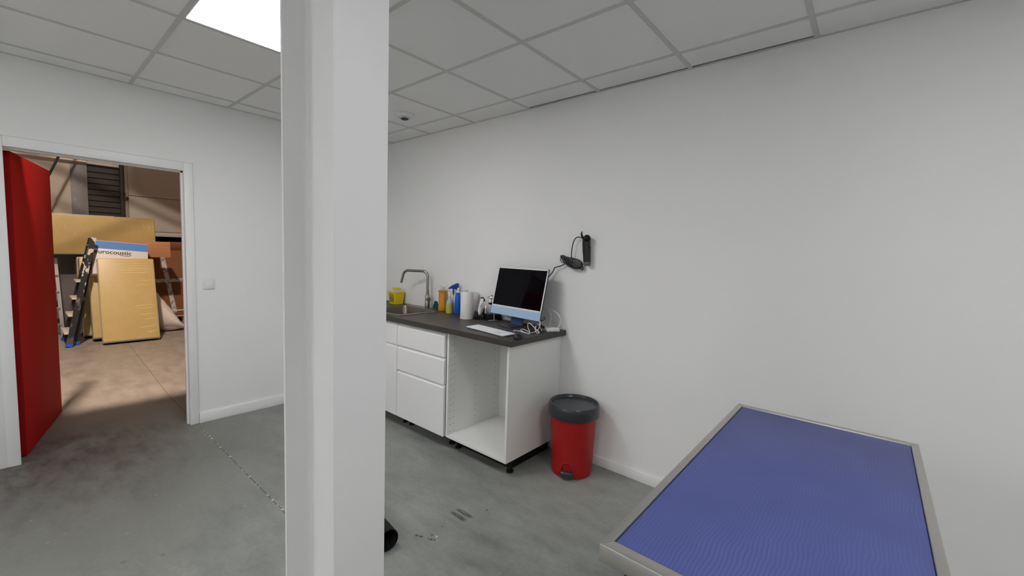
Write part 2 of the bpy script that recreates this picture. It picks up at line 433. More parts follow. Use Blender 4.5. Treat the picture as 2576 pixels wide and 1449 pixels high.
# ------------------------------------------------------------------ room lights
def panel_light(i, j, label):
    x0, x1, y0, y1 = xs[i], xs[i + 1], ys[j + 1], ys[j]
    cx, cy = (x0 + x1) / 2, (y0 + y1) / 2
    o = thing('ceiling_light', label, 'ceiling light', (cx, cy, H), group='square ceiling light panels')
    hx, hy = (x1 - x0) / 2 - .010, (y1 - y0) / 2 - .010
    f = MB()
    for a, b in (((-hx, -hy), (-hx + .008, hy)), ((hx - .008, -hy), (hx, hy)), ((-hx, -hy), (hx, -hy + .008)), ((-hx, hy - .008), (hx, hy))):
        f.box((*a, .001), (*b, .02))
    f.build('frame', 'white_plastic', o)
    q = MB(); q.box((-hx + .008, -hy + .008, .004), (hx - .008, hy - .008, .012)); q.build('diffuser', 'room_light', o)
    return o
panel_light(3, 3, 'bright white square ceiling light panel left of the steel column')
panel_light(8, 3, 'white square ceiling light panel right of the blue table, out of frame')
panel_light(3, 8, 'white square ceiling light panel behind the camera on the door side, out of frame')
panel_light(7, 8, 'white square ceiling light panel behind the camera on the table side, out of frame')

# smoke detector / extract valve
o = thing('ceiling_vent', 'small round white ceiling vent with dark slots', 'ceiling vent', (1.082, -0.492, H))
m = MB(); m.lathe([(0.0005, 0.0028), (.083, .0028), (.083, -.004), (.076, -.012), (.055, -.020), (.050, -.022), (.0005, -.022)], n=40)
m.build('rim', 'white_plastic', o)
m = MB(); m.lathe([(.050, -.0215), (.046, -.028), (.036, -.033), (.0005, -.034)], n=32)
tag(m.build('bowl', 'silver', o), 'grey vent bowl')
m = MB()
for k in range(5):
    y = -.032 + .016 * k; L_ = math.sqrt(max(.0002, .040 ** 2 - y * y)) * .8
    m.box((-L_, y - .003, -.0355), (L_, y + .003, -.033), .001)
tag(m.build('slots', 'black_matte', o, rot=(0, 0, R(60))), 'dark vent slots')

# light switch
o = thing('light_switch', 'white square light switch beside the door frame', 'light switch', (0, -1.598, 1.14))
m = MB(); m.box((0, -.041, -.041), (.010, .041, .041), .004); m.build('plate', 'white_plastic', o)
m = MB(); m.box((.009, -.024, -.0215), (.0125, .024, .0215), .002, xf=Matrix.Rotation(R(3), 4, 'Y')); m.build('rocker', 'trim', o)

# ------------------------------------------------------------------ steel column (I-section)
o = thing('steel_column', 'white painted steel I-beam column standing in the middle of the room', 'column', (2.965, -2.0465, 0))
hb, hh, tf, tw, rf = .0735, .150, .0107, .0071, .016
def prof():
    p = [(hh, -hb), (hh, hb), (hh - tf, hb)]
    p += [(hh - tf, tw / 2 + rf)]
    for k in range(1, 6):
        a = k / 5 * PI / 2; p.append((hh - tf - rf + rf * math.cos(a), tw / 2 + rf - rf * math.sin(a)))
    q = [(-x, y) for x, y in reversed(p[2:])]
    p2 = p + q + [(-hh, hb), (-hh, -hb)]
    low = [(x, -y) for x, y in reversed(p[2:] + q)]
    return p2 + low
m = MB(); m.prism(prof(), 0.0, 2.66)
m.build('beam', 'column', o, ang=30)
m = MB(); m.box((-.2, -.13, 0), (.2, .13, .015), .002); m.build('base_plate', 'column', o)

# ------------------------------------------------------------------ kitchen run
ZB, ZT, ZC = 0.095, 0.880, 0.918
FY = -0.612          # face of the fronts
def leg_parts(o, w, dep):
    p_ = MB(); p_.box((.001, -dep + .115, .004), (w - (.05 if o.name.startswith('open') else .001), -.05, ZB - .001)); tag(p_.build('infill', 'black_matte', o), 'black recessed infill')  # black box under the cabinet, set back from its front
    for x in (.05, w - .037):
        for y in (-dep + .088,):
            l = MB(); l.lathe([(.024, 0), (.024, .012), (.015, .016), (.015, ZB - .02), (.030, ZB - .012), (.030, ZB)], (x, y, 0), 16)
            l.build('leg', 'black_matte', o)
def carcass(o, w, dep=.578, front=True):
    m = MB(); t_ = .018
    m.box((0, -dep, ZB), (t_, -.002, ZT), .0008, seg=1); m.box((w - t_, -dep, ZB), (w, -.002, ZT), .0008, seg=1)
    m.box((t_, -dep, ZB), (w - t_, -.002, ZB + t_)); m.box((t_, -.012, ZB + t_), (w - t_, -.004, ZT))
    m.box((t_, -dep, ZT - .018), (w - t_, -dep + .08, ZT)) if front else None
    m.build('carcass', 'white_board', o); leg_parts(o, w, dep)
def j_front(name, o, x0, x1, z0, z1):
    """handle-less front: the top edge is bevelled to grip it"""
    f = MB(); yb, yf = FY + .021, FY
    lp = [(yb, z0), (yf, z0), (yf, z1 - .020), (yf + .003, z1 - .017), (yb - .003, z1), (yb, z1)]
    f.loft([[(x0, y, z) for y, z in lp], [(x1, y, z) for y, z in lp]])
    p = f.build(name, 'white_gloss', o, ang=25)
    return p
XA, XB_, XC_, XD = 0.590, 1.187, 1.781, 2.379
# drawer unit
o = thing('drawer_cabinet', 'white base cabinet with three glossy handleless drawers under the worktop', 'cabinet', (XB_, 0, 0))
w = XC_ - XB_; carcass(o, w)
r_ = MB(); r_.box((.0, -.590, .868), (w - .001, -.570, ZT)); tag(r_.build('top_rail', 'edge_grey', o), 'grey rail above the drawers')
for z0, z1 in ((.696, .866), (.492, .688), (.099, .484)):
    p = j_front('drawer_front', o, .003, w - .006, z0, z1)
    q = MB(); q.box((w - .0058, FY + .001, z0 + .001), (w - .0048, FY + .020, z1 - .012)); tag(q.build('edge_band', 'edge_grey', p), 'bluish grey edge')
# sink unit
o = thing('sink_cabinet', 'white base cabinet with a tall door below the sink', 'cabinet', (XA, 0, 0))
w2 = XB_ - XA; m = MB(); m.box((0, -.578, ZB), (.018, -.002, ZT)); m.box((w2 - .018, -.578, ZB), (w2 - .0005, -.002, ZT)); m.box((.018, -.578, ZB), (w2 - .018, -.002, ZB + .018)); m.box((.018, -.012, ZB + .018), (w2 - .018, -.004, ZT)); m.build('carcass', 'white_board', o)
leg_parts(o, w2, .578)
r_ = MB(); r_.box((0, -.590, .868), (w2 - .001, -.570, ZT)); tag(r_.build('top_rail', 'edge_grey', o), 'grey rail above the front')
j_front('false_drawer', o, .003, w2 - .003, .694, .866); j_front('door', o, .003, w2 - .003, .099, .689)
# hidden corner unit
o = thing('corner_cabinet', 'white base cabinet in the room corner behind the column', 'cabinet', (0.004, 0, 0))
w3 = XA - .005; carcass(o, w3); j_front('door', o, .003, w3 - .003, .099, .864)
# open unit
o = thing('open_cabinet', 'open white base cabinet with bare shelf-pin holes at the end of the worktop', 'cabinet', (XC_, 0, 0))
w = XD - XC_; dep = .592
m = MB(); m.box((0, -dep, ZB), (.018, -.002, ZT), .001, seg=1)
for y, n0, dz in ((-.563, .132, .0), (-.533, .135, .0), (-.306, .133, .0), (-.083, .132, .0)):
    for k in range(15):
        z = n0 + .0502 * k
        m.cyl((.0175, y, z), (.0184, y, z), .0030, 8, mi=1)
for k in range(3):
    m.cyl((.0175, -.035, .14 + .03 * k), (.0184, -.035, .14 + .03 * k), .003, 8, mi=1)
tag(m.build('side_panel', ['white_board', 'hole'], o), 'inner side panel with rows of pin holes')
m = MB(); m.box((w - .018, -dep, ZB), (w, -.002, ZT), .001, seg=1); m.build('side_panel', 'white_board', o)
m = MB(); m.box((.018, -dep, ZB), (w - .018, -.004, ZB + .018), .0008, seg=1); m.build('bottom_panel', 'white_board', o)
m = MB(); m.box((.018, -.030, ZB + .018), (w - .018, -.022, ZT)); m.build('back_panel', 'white_board', o)
m = MB(); m.box((.018, -.13, ZT - .018), (w - .018, -.031, ZT)); m.build('stretcher', 'white_board', o)
leg_parts(o, w, dep)

# worktop with a cut-out for the sink
SX0, SX1, SY0, SY1 = .60, 1.09, -.530, -.115
WX1, WY0 = 2.418, -.624
m = MB()
for a, b in (((.002, WY0), (SX0, -.002)), ((SX1, WY0), (WX1, -.002)), ((SX0, WY0), (SX1, SY0)), ((SX0, SY1), (SX1, -.002))):
    m.box((*a, ZT), (*b, ZC))
o = m.build('worktop', 'laminate')
tag(o, 'dark grey laminate worktop running along the white wall', 'worktop')

# sink
o = thing('kitchen_sink', 'stainless steel sink set into the dark worktop', 'sink', (0, 0, 0))
cx, cy = .8525, -.305; bx, by = (SX0 + SX1) / 2, (SY0 + SY1) / 2; bw, bh = SX1 - SX0, SY1 - SY0
m = MB()
m.loft([rr(cx, cy, .575, .54, .012, ZC + .0003), rr(cx, cy, .575, .54, .012, ZC + .003), rr(cx, cy, .569, .534, .011, ZC + .0042),
        rr(bx, by, bw - .004, bh - .004, .05, ZC + .0042), rr(bx, by, bw - .012, bh - .012, .048, ZC - .004), rr(bx, by, bw - .03, bh - .03, .045, .79),
        rr(bx, by, bw - .06, bh - .06, .04, .772), rr(bx, by, .10, .10, .045, .768)], cap0=False)
m.build('basin', 'basin', o)
m = MB(); m.box((.880, -.1325, .865), (.935, -.1275, .893), .002); tag(m.build('overflow_slot', 'black_matte', o), 'dark overflow slot')
m = MB(); m.cyl((.9075, -.134, .879), (.9075, -.131, .879), .007, 12); m.build('overflow_screw', 'chrome', o)
m = MB(); m.lathe([(.045, .7685), (.045, .771), (.034, .772), (.030, .770)], (bx, by, 0), 24); m.build('drain', 'chrome', o)

# tap
fx, fy, fz = .895, -.078, ZC + .0042
o = thing('kitchen_tap', 'brushed steel tap with a tall arched spout behind the sink', 'tap', (fx, fy, fz))
m = MB(); m.lathe([(.026, 0), (.026, .004), (.023, .006), (.023, .122), (.021, .125)], n=28); m.build('body', 'steel', o)
m = MB(); sp = [(0, 0, .12), (0, 0, .30)]
dirx = Vector((-.62, -.30, 0)).normalized()
rad = .052
for k in range(1, 9):
    a = k / 8 * PI / 2; sp.append(tuple(dirx * (rad - rad * math.cos(a)) + Vector((0, 0, .30 + rad * math.sin(a)))))
ln = .155
e0 = dirx * (rad + ln) + Vector((0, 0, .352))
for k in range(0, 9):
    a = k / 8 * R(75); sp.append(tuple(e0 + dirx * (rad * math.sin(a)) + Vector((0, 0, -rad + rad * math.cos(a)))))
last = Vector(sp[-1]); dd = (dirx * math.cos(R(75)) + Vector((0, 0, -math.sin(R(75))))).normalized()
sp.append(tuple(last + dd * .085))
m.tube(sp, .0125, 16); m.build('spout', 'steel', o)
m = MB(); m.tube([(0, 0, .088), (.040, -.016, .088)], .0180, 18)
m.tube([(.040, -.016, .088), (.044, -.0176, .088)], .0200, 18); m.build('valve', 'steel', o)
m = MB(); m.tube([(.036, -.012, .100), (.034, -.010, .13), (.020, .0, .172)], .0032, 8); m.build('lever', 'steel', o)

# ------------------------------------------------------------------ things on the worktop
def put(x, y): return (x, y, ZC)
# yellow sharps box
o = thing('sharps_box', 'yellow plastic sharps box left of the tap', 'sharps box', (.40, -.085, ZC))
m = MB(); m.loft([rr(0, 0, .098, .100, .008, 0.0), rr(0, 0, .120, .122, .010, .112), rr(0, 0, .128, .130, .012, .113), rr(0, 0, .128, .130, .012, .124), rr(0, 0, .118, .120, .01, .124)])
m.build('tub', 'yellow', o)
m = MB(); m.loft([rr(0, 0, .120, .122, .012, .1238), rr(0, 0, .116, .118, .014, .128), rr(0, 0, .086, .088, .02, .146), rr(0, 0, .080, .082, .02, .148)]); tag(m.build('lid', 'clear_lid', o), 'translucent white lid')
m = MB(); m.lathe([(.036, .148), (.043, .149), (.043, .162), (.038, .164), (.03, .160), (.0005, .160)], n=28); tag(m.build('cap', 'yellow', o), 'round yellow cap')
m = MB(); m.box((-.040, -.0012, .018), (.038, .0004, .100)); tag(m.build('printed_label', 'sharps_label', o, loc=(0, -.0505, 0), rot=(R(5.2), 0, 0)), 'small printed label')

# green sponge
o = thing('sponge', 'green scouring sponge leaning on the wall behind the sink rim', 'sponge', (.985, -.045, ZC + .0045))
m = MB(); m.box((-.045, -.012, 0), (.040, .008, .068), .004, xf=Matrix.Rotation(R(-16), 4, 'X') @ Matrix.Rotation(R(8), 4, 'Y')); m.build('scourer', 'green', o)
m = MB(); m.box((-.043, .0082, .002), (.038, .022, .066), .004, xf=Matrix.Rotation(R(-16), 4, 'X') @ Matrix.Rotation(R(8), 4, 'Y')); tag(m.build('foam', 'yellow', o), 'yellow foam layer')

# orange antiseptic bottle with wire lever
o = thing('orange_bottle', 'square bottle of orange liquid with a wire pump lever', 'bottle', (1.095, -.062, ZC + .0045), rot=(0, 0, R(35)))
m = MB(); m.loft([rr(0, 0, .066, .062, .010, 0), rr(0, 0, .070, .066, .012, .004), rr(0, 0, .070, .066, .012, .048), rr(0, 0, .062, .058, .012, .054), rr(0, 0, .060, .056, .012, .17), rr(0, 0, .070, .066, .012, .174), rr(0, 0, .070, .066, .012, .188), rr(0, 0, .04, .04, .012, .190)]); m.build('body', 'orange', o)
m = MB(); m.lathe([(.014, .188), (.014, .215), (.012, .217)], (.010, 0, 0), 18); m.tube([(-.018, 0, .188), (-.018, 0, .222), (-.006, 0, .226), (.004, 0, .222)], .0032, 8); tag(m.build('pump', 'clear_plastic', o), 'clear pump head')
m = MB(); m.box((-.036, -.024, .06), (-.030, .024, .16), .001); tag(m.build('paper_label', 'paper', o), 'white paper label')
m = MB(); m.tube([(.045, -.02, .262), (.025, -.022, .277), (-.012, -.025, .248), (-.075, -.03, .195)], .0012, 6, smooth=6); m.tube([(.045, -.02, .262), (.05, -.018, .235), (.012, 0, .215)], .0012, 6, smooth=4); tag(m.build('wire_lever', 'chrome', o), 'thin wire lever')

# lime bottle
o = thing('spray_bottle', 'small bottle of yellow-green liquid with a pale cap in front of the orange bottle', 'bottle', (1.250, -.112, ZC))
m = MB(); m.lathe([(.030, 0), (.0325, .003), (.0325, .070), (.031, .085)], n=28); tag(m.build('liquid_body', 'lime', o), 'yellow-green filled body')
m = MB(); m.lathe([(.031, .085), (.028, .102), (.020, .122), (.014, .134), (.012, .152), (.006, .158)], n=28); tag(m.build('shoulder', 'clear_plastic', o), 'milky shoulder and neck')
m = MB(); m.lathe([(.012, .150), (.012, .178), (.009, .182)], n=18); m.box((-.026, -.006, .172), (.008, .006, .186), .004); m.build('spray_head', 'white_plastic', o)

# white trigger bottle
o = thing('trigger_bottle', 'white bottle with a dark blue trigger spray head', 'bottle', (1.262, -.050, ZC), rot=(0, 0, R(40)))
m = MB(); m.loft([rr(0, 0, .052, .036, .013, 0), rr(0, 0, .056, .040, .014, .006), rr(0, 0, .056, .040, .014, .135), rr(0, 0, .042, .034, .013, .160), rr(0, 0, .028, .028, .013, .178), rr(0, 0, .028, .028, .013, .19)]); m.build('body', 'clear_plastic', o)
m = MB(); m.lathe([(.016, .185), (.016, .205), (.012, .208)], n=18); m.build('collar', 'clear_plastic', o)
m = MB()
m.prism([(.034, .0), (.038, .016), (.020, .026), (-.030, .024), (-.050, .016), (-.062, .016), (-.062, .000), (-.046, .0), (-.030, -.006), (.0, -.028), (.012, -.03)], -.010, .010, xf=Matrix.Translation((-.004, 0, .236)) @ Matrix.Rotation(R(-24), 4, 'Y') @ Matrix.Rotation(R(90), 4, 'X'), bev=.002)
m.prism([(-.028, 0), (-.016, 0), (-.040, -.070), (-.052, -.074), (-.046, -.040)], -.006, .006, xf=Matrix.Translation((-.004, 0, .236)) @ Matrix.Rotation(R(-24), 4, 'Y') @ Matrix.Rotation(R(90), 4, 'X'), bev=.0015)
tag(m.build('trigger_head', 'deep_blue', o), 'dark blue trigger head')

# blue bottle with white pump
o = thing('pump_bottle', 'slim bright blue bottle with a white pump top', 'bottle', (1.326, -.082, ZC))
m = MB(); m.lathe([(.025, 0), (.027, .004), (.027, .095), (.025, .140), (.021, .165), (.019, .172), (.020, .173), (.020, .188), (.016, .19)], n=28); m.build('body', 'blue', o)
m = MB(); m.lathe([(.016, .186), (.016, .204), (.006, .206), (.006, .222)], n=18); m.box((-.010, -.008, .219), (.034, .008, .231), .003, xf=Matrix.Rotation(R(-30), 4, 'Z')); tag(m.build('pump', 'white_plastic', o), 'white pump top')

# tube with teal nozzle, behind the paper roll
o = thing('nozzle_bottle', 'white bottle with a slanted teal nozzle behind the paper towel roll', 'bottle', (1.392, -.055, ZC))
m = MB(); m.lathe([(.034, 0), (.036, .004), (.036, .14), (.024, .165), (.014, .172), (.014, .178)], n=24); m.build('body', 'white_plastic', o)
m = MB(); m.tube([(-.004, 0, .176), (-.006, 0, .200)], .007, 10); m.tube([(-.045, .003, .194), (-.010, 0, .200), (.028, -.003, .209)], .0095, 12, smooth=4); tag(m.build('nozzle', 'teal', o), 'teal nozzle')

# paper towel roll
o = thing('paper_towel_roll', 'white paper towel roll standing on the worktop', 'paper roll', (1.566, -.200, ZC))
m = MB(); m.lathe([(.021, 0.0), (.0525, 0.0), (.0535, .003), (.0535, .219), (.0525, .222), (.021, .222), (.020, .218), (.020, .004)], n=40, cap0=False, cap1=False)
m.build('paper', 'paper', o)
m = MB(); m.lathe([(.020, .002), (.0202, .2195), (.0185, .2195), (.0185, .002)], n=24, cap0=False, cap1=False); tag(m.build('core', 'card_tube', o), 'brown cardboard core')
m = MB(); m.prism([(-.009, -.007), (.009, -.009), (.011, .006), (-.003, .011)], -.0005, .0010, xf=Matrix.Translation((.036, -.0395, .055)) @ Matrix.Rotation(R(42), 4, 'Z') @ Matrix.Rotation(R(78), 4, 'X')); m.build('loose_corner', 'paper', o)
# white box edge seen behind the roll
o = thing('tissue_roll', 'second white paper roll half hidden behind the first', 'paper roll', (1.488, -.058, ZC))
m = MB(); m.lathe([(.018, 0), (.046, 0), (.047, .003), (.047, .200), (.046, .203), (.018, .203)], n=32, cap0=False, cap1=False); m.build('paper', 'paper', o)

# white handpiece on black charger
def charger(loc, rot, w, dd_, h, label, name):
    o = thing(name, label, 'charger', loc, (0, 0, rot))
    m = MB(); m.loft([rr(0, 0, w, dd_, .008, 0), rr(0, 0, w + .004, dd_ + .004, .009, .004), rr(0, 0, w, dd_, .010, h - .004), rr(0, 0, w - .01, dd_ - .01, .008, h)]); m.build('base', 'black', o)
    m = MB(); m.prism([(-.003, 0), (.003, 0), (0, .005)], 0, .0008, xf=Matrix.Translation((w * .12, -dd_ / 2 - .0012, h * .25)) @ Matrix.Rotation(R(90), 4, 'X')); tag(m.build('warning_mark', 'led', o), 'small orange triangle mark')
    return o
c1 = charger((1.645, -.135, ZC), R(48), .085, .060, .034, 'small black charging base right of the paper towel roll', 'charging_base')
m = MB(); m.lathe([(.016, .030), (.015, .046), (.012, .058)], (-.022, .004, 0), 16); m.tube([(-.034, .004, .058), (-.022, .004, .066), (-.010, .004, .058)], .0025, 8, smooth=4); m.build('cradle', 'black', c1)
m = MB(); m.prism([(-.020, .0), (.024, .0), (.018, .045), (.012, .06), (.004, .062), (.0, .045)], -.010, .010, xf=Matrix.Translation((.038, .022, .028)) @ Matrix.Rotation(R(90), 4, 'X'), bev=.002); m.build('holder', 'black', c1)
c2 = charger((1.738, -.066, ZC), R(62), .125, .075, .050, 'larger black charging base beside the computer screen', 'charging_base')
m = MB(); m.box((-.006, -.0405, .001), (-.001, -.0385, .051)); m.box((-.05, -.0415, 0), (.025, -.0385, .0025)); tag(m.build('white_strip', 'white_plastic', c2), 'white strip across the front')
o = thing('hair_trimmer', 'white and black handheld trimmer standing in the small charging base', 'trimmer', (1.632, -.125, ZC + .0355), rot=(R(-3), R(12), R(48)))
m = MB(); m.loft([rr(0, 0, .026, .024, .008, .0), rr(0, 0, .030, .027, .010, .03), rr(0, .001, .031, .028, .010, .09), rr(0, .003, .030, .024, .009, .125), rr(.004, .004, .026, .014, .006, .138)]); m.build('handle', 'white_plastic', o)
m = MB(); m.tube([(-.014, .002, .134), (.0, .0, .142), (.014, .0, .134), (.022, .0, .116)], .0058, 10, smooth=5); tag(m.build('blade_head', 'black', o), 'curved black blade head')
m = MB(); m.sphere((0, -.0135, .075), .008, sc=(.8, .35, 2.4), seg=14); tag(m.build('switch_button', 'silver', o), 'grey switch')
o = thing('otoscope', 'metal otoscope standing on the larger charging base', 'otoscope', (1.725, -.085, ZC + .0505), rot=(0, 0, R(20)))
m = MB(); m.lathe([(.013, 0), (.014, .002), (.014, .074), (.013, .076)], n=20); m.build('handle', 'silver', o)
m = MB(); m.lathe([(.015, .076), (.0155, .078), (.0155, .090), (.014, .092)], n=20); tag(m.build('collar', 'black', o), 'black collar')
m = MB(); m.lathe([(.012, .092), (.010, .108), (.006, .120), (.006, .128)], n=18); m.tube([(-.024, 0, .140), (-.012, 0, .136), (.016, 0, .128), (.022, 0, .126)], .010, 14, radii=[.0045, .009, .0115, .0105]); m.build('head', 'chrome', o)
m = MB(); m.tube([(.030 + .013 * math.cos(a) * .5, .0, .134 + .014 * math.sin(a)) for a in [k / 14 * 2 * PI for k in range(14)]], .0022, 8, closed=True); m.tube([(.0, 0, .146), (.012, 0, .150), (.030, 0, .147)], .0025, 8); tag(m.build('lens_ring', 'black', o), 'dark lens ring')
o = thing('spare_handle', 'plain grey spare handle beside the otoscope', 'handle', (1.703, -.112, ZC + .0505))
m = MB(); m.lathe([(.011, 0), (.012, .002), (.012, .062), (.010, .066)], n=18); m.build('shaft', 'silver', o)

# wire stand behind the computer
o = thing('wire_stand', 'bent grey wire stand lying behind the computer foot', 'wire stand', (1.93, -.06, ZC))
m = MB(); m.tube([(-.045, 0, .050), (.045, -.005, .004), (.06, 0, .004)], .0028, 8); m.tube([(-.045, 0, .050), (.015, .02, .018), (.05, .025, .004)], .0022, 8); m.build('wire', 'frame_steel', o)

# ------------------------------------------------------------------ all-in-one computer
YAW, TILT = -.117, R(12.2)
o = thing('desktop_computer', 'all-in-one computer with a black screen and pale blue chin', 'computer', (2.05, -.173, ZC), rot=(0, 0, YAW))
disp = bpy.data.objects.new('display', None); COL.objects.link(disp); disp.parent = o
disp.location = (0, 0, .071); disp.rotation_euler = (-TILT, 0, 0)
W_, Hh, CH = .547, .380, .060
m = MB(); m.box((-W_ / 2, .0006, 0), (W_ / 2, .0125, Hh), .004); tag(m.build('back_shell', 'mac_edge', disp), 'dark blue back shell')
m = MB(); m.box((-W_ / 2 + .0005, -.0005, 0.0005), (W_ / 2 - .0005, .0012, CH)); tag(m.build('chin', 'mac_blue', disp), 'pale blue chin')
m = MB()
for a, b in (((-W_ / 2, CH), (W_ / 2, CH + .013)), ((-W_ / 2, Hh - .012), (W_ / 2, Hh)), ((-W_ / 2, CH), (-W_ / 2 + .012, Hh)), ((W_ / 2 - .012, CH), (W_ / 2, Hh))):
    m.box((a[0] + .0005, -.0006, a[1]), (b[0] - .0005, .0012, b[1] - .0004))
tag(m.build('bezel', 'white_plastic', disp), 'white bezel')
m = MB(); m.box((-W_ / 2 + .012, -.0003, CH + .013), (W_ / 2 - .012, .0025, Hh - .012)); tag(m.build('screen', 'screen', disp), 'switched off black screen')
m = MB(); m.cyl((0, -.0012, Hh - .006), (0, .0, Hh - .006), .0022, 12); m.build('webcam', 'black', disp)
m = MB(); lp0 = [(-.065, .035, .004), (.065, .035, .004), (.065, .043, .004), (-.065, .043, .004)]
m.loft([lp0, [(x, y + .012, .20) for x, y, z in lp0]]); tag(m.build('stand_neck', 'mac_navy', o), 'blue metal neck')
m = MB(); m.box((-.065, -.095, .0005), (.065, .052, .006), .002); tag(m.build('stand_foot', 'mac_foot', o), 'dark slate metal foot')
# its white power lead, looping down to the adapter
m = MB(); m.tube([(2.13, -.075, 1.06), (2.243, -.06, 1.07), (2.295, -.06, 1.061), (2.352, -.06, 1.053), (2.388, -.06, 1.029), (2.403, -.06, .996), (2.402, -.065, .965), (2.392, -.075, .940)], .0032, 8, smooth=6)
m.tube([(2.14, -.07, 1.05), (2.243, -.055, 1.068), (2.288, -.055, 1.051), (2.311, -.055, 1.024), (2.315, -.055, 1.001), (2.31, -.055, .965), (2.303, -.06, .930)], .0028, 8, smooth=6)
lead = m.build('white_power_lead', 'white_plastic')
tag(lead, 'white power lead arching against the wall right of the computer', 'cable')
o = thing('power_adapter', 'flat white power adapter at the worktop end', 'power adapter', (2.362, -.118, ZC), rot=(0, 0, R(62)))
m = MB(); m.box((-.050, -.046, 0), (.050, .046, .024), .006, seg=3); m.build('case', 'white_plastic', o)
# loose white bundle
m = MB()
m.tube([(2.245, -.395, .930), (2.225, -.370, .927), (2.205, -.345, .924), (2.227, -.318, .922), (2.294, -.334, .921), (2.350, -.348, .922)], .0028, 8, smooth=8)
m.tube([(2.350, -.348, .922), (2.28, -.326, .922), (2.217, -.285, .924), (2.205, -.245, .923), (2.275, -.284, .924), (2.325, -.32, .924), (2.345, -.345, .927)], .0028, 8, smooth=8)
m.tube([(2.345, -.345, .926), (2.30, -.29, .930), (2.271, -.27, .946), (2.269, -.27, .973), (2.287, -.27, .979), (2.32, -.27, .96), (2.356, -.27, .936), (2.375, -.275, .926), (2.362, -.285, .923), (2.338, -.275, .945), (2.33, -.255, .965)], .0028, 8, smooth=8)
m.tube([(2.345, -.345, .928), (2.335, -.28, .923), (2.352, -.255, .944), (2.362, -.25, .985), (2.345, -.235, 1.0), (2.32, -.2, .96), (2.335, -.19, .925)], .0028, 8, smooth=8)
tag(m.build('white_cable', 'white_plastic'), 'tangled white cable running from the keyboard to the screen corner', 'cable')
m = MB()
m.tube([(2.290, -.20, .975), (2.332, -.20, .994), (2.350, -.20, 1.018), (2.360, -.2, 1.026), (2.361, -.2, 1.008), (2.336, -.205, .990), (2.345, -.21, .962), (2.366, -.225, .930), (2.372, -.25, .9225), (2.352, -.275, .9215), (2.318, -.27, .9215)], .0024, 8, smooth=8)
m.tube([(2.26, -.18, .955), (2.29, -.21, .968), (2.32, -.215, .955), (2.30, -.23, .93), (2.27, -.22, .9225)], .0026, 8, smooth=8)
m.tube([(2.30, -.17, .940), (2.33, -.185, .955), (2.35, -.19, .948)], .010, 10)
tag(m.build('black_cable', 'black'), 'tangled black cable and plug behind the lower right screen corner', 'cable')

# keyboard
o = thing('keyboard', 'slim white keyboard with number pad in front of the computer', 'keyboard', (2.092, -.475, ZC + .0035), rot=(R(2.2), 0, -.146))
m = MB(); m.box((-.2095, -.0575, .001), (.2095, .0575, .007), .003, xf=None); m.box((-.2, .035, -.003), (.2, .055, .002), .001); tag(m.build('base', 'key_bed', o), 'silver base')
keys = MB()
def keyrow(x0, x1, n, y, h=.0165):
    ww = (x1 - x0) / n
    for i in range(n): keys.box((x0 + ww * i + .0006, y, .0065), (x0 + ww * (i + 1) - .0006, y + h, .0092), .001, seg=1)
rows = [.0375, .0195, .0015, -.0165, -.0345, -.0525]
for r_i, y in enumerate(rows):
    if r_i < 5: keyrow(-.205, .078, 15, y)
    else:
        keyrow(-.205, -.125, 4, y); keyrow(-.125, -.028, 1, y); keyrow(-.028, .078, 5, y)
    if r_i in (0, 1, 2): keyrow(.084, .136, 3, y)
    if r_i == 4: keyrow(.1015, .1185, 1, y)
    if r_i == 5: keyrow(.084, .136, 3, y)
    keyrow(.142, .206, 4, y)
keys.build('keys', 'keys', o)
# mouse
o = thing('computer_mouse', 'black computer mouse beside the keyboard', 'computer mouse', (2.388, -.520, ZC), rot=(0, 0, R(35)))
m = MB(); m.loft([[(x * s_, y * s_, z) for x, y, _ in rr(0, 0, .060, .100, .028, 0)] for s_, z in ((.90, .001), (1.0, .006), (.99, .014), (.90, .024), (.72, .031), (.40, .035), (.05, .036))]); m.build('shell', 'black', o)
m = MB(); m.box((-.004, .020, .030), (.004, .038, .036), .002); m.build('scroll_wheel', 'rubber', o)
m = MB(); m.tube([(.0, .048, .008), (.02, .075, .006), (.005, .10, .0045), (-.05, .13, .0045), (-.10, .19, .0045)], .0018, 6, smooth=6); m.build('cord', 'black', o)

# ------------------------------------------------------------------ clipper hanging on the wall
o = thing('wall_clipper', 'black corded clipper hanging on the white wall above the computer', 'clipper', (2.580, -.036, 1.50), rot=(0, R(-3.5), 0))
m = MB(); m.loft([rr(.0, 0, .030, .028, .010, .088), rr(-.002, 0, .048, .042, .013, .080), rr(-.003, 0, .050, .044, .014, .050), rr(-.001, 0, .049, .044, .013, .0), rr(.001, 0, .046, .042, .012, -.045), rr(.002, 0, .043, .040, .011, -.076)])
m.build('body', 'black', o)
m = MB(); m.loft([rr(.002, 0, .042, .039, .010, -.0755), rr(.002, 0, .040, .037, .009, -.092), rr(.004, .004, .030, .022, .006, -.102)]); tag(m.build('blade', 'blade_grey', o), 'grey clipper blade')
m = MB(); m.box((.023, -.008, .015), (.029, .004, .032), .002); m.build('switch', 'black_matte', o)
hk = thing('wall_hook', 'black claw-shaped hook and round knob on the wall holding the clipper', 'hook', (2.575, 0, 1.585))
m = MB(); m.sphere((.011, -.050, .003), .0245, seg=24); m.cyl((.006, 0, .003), (.010, -.050, .003), .006, 14); m.build('knob', 'black_matte', hk)
m = MB(); m.tube([(-.020, -.005, -.004), (-.026, -.035, .004), (-.034, -.044, .020), (-.037, -.046, .036), (-.034, -.044, .053)], .006, 10, radii=[.007, .0075, .0075, .006, .0015]); m.build('claw', 'black_matte', hk)
m = MB()
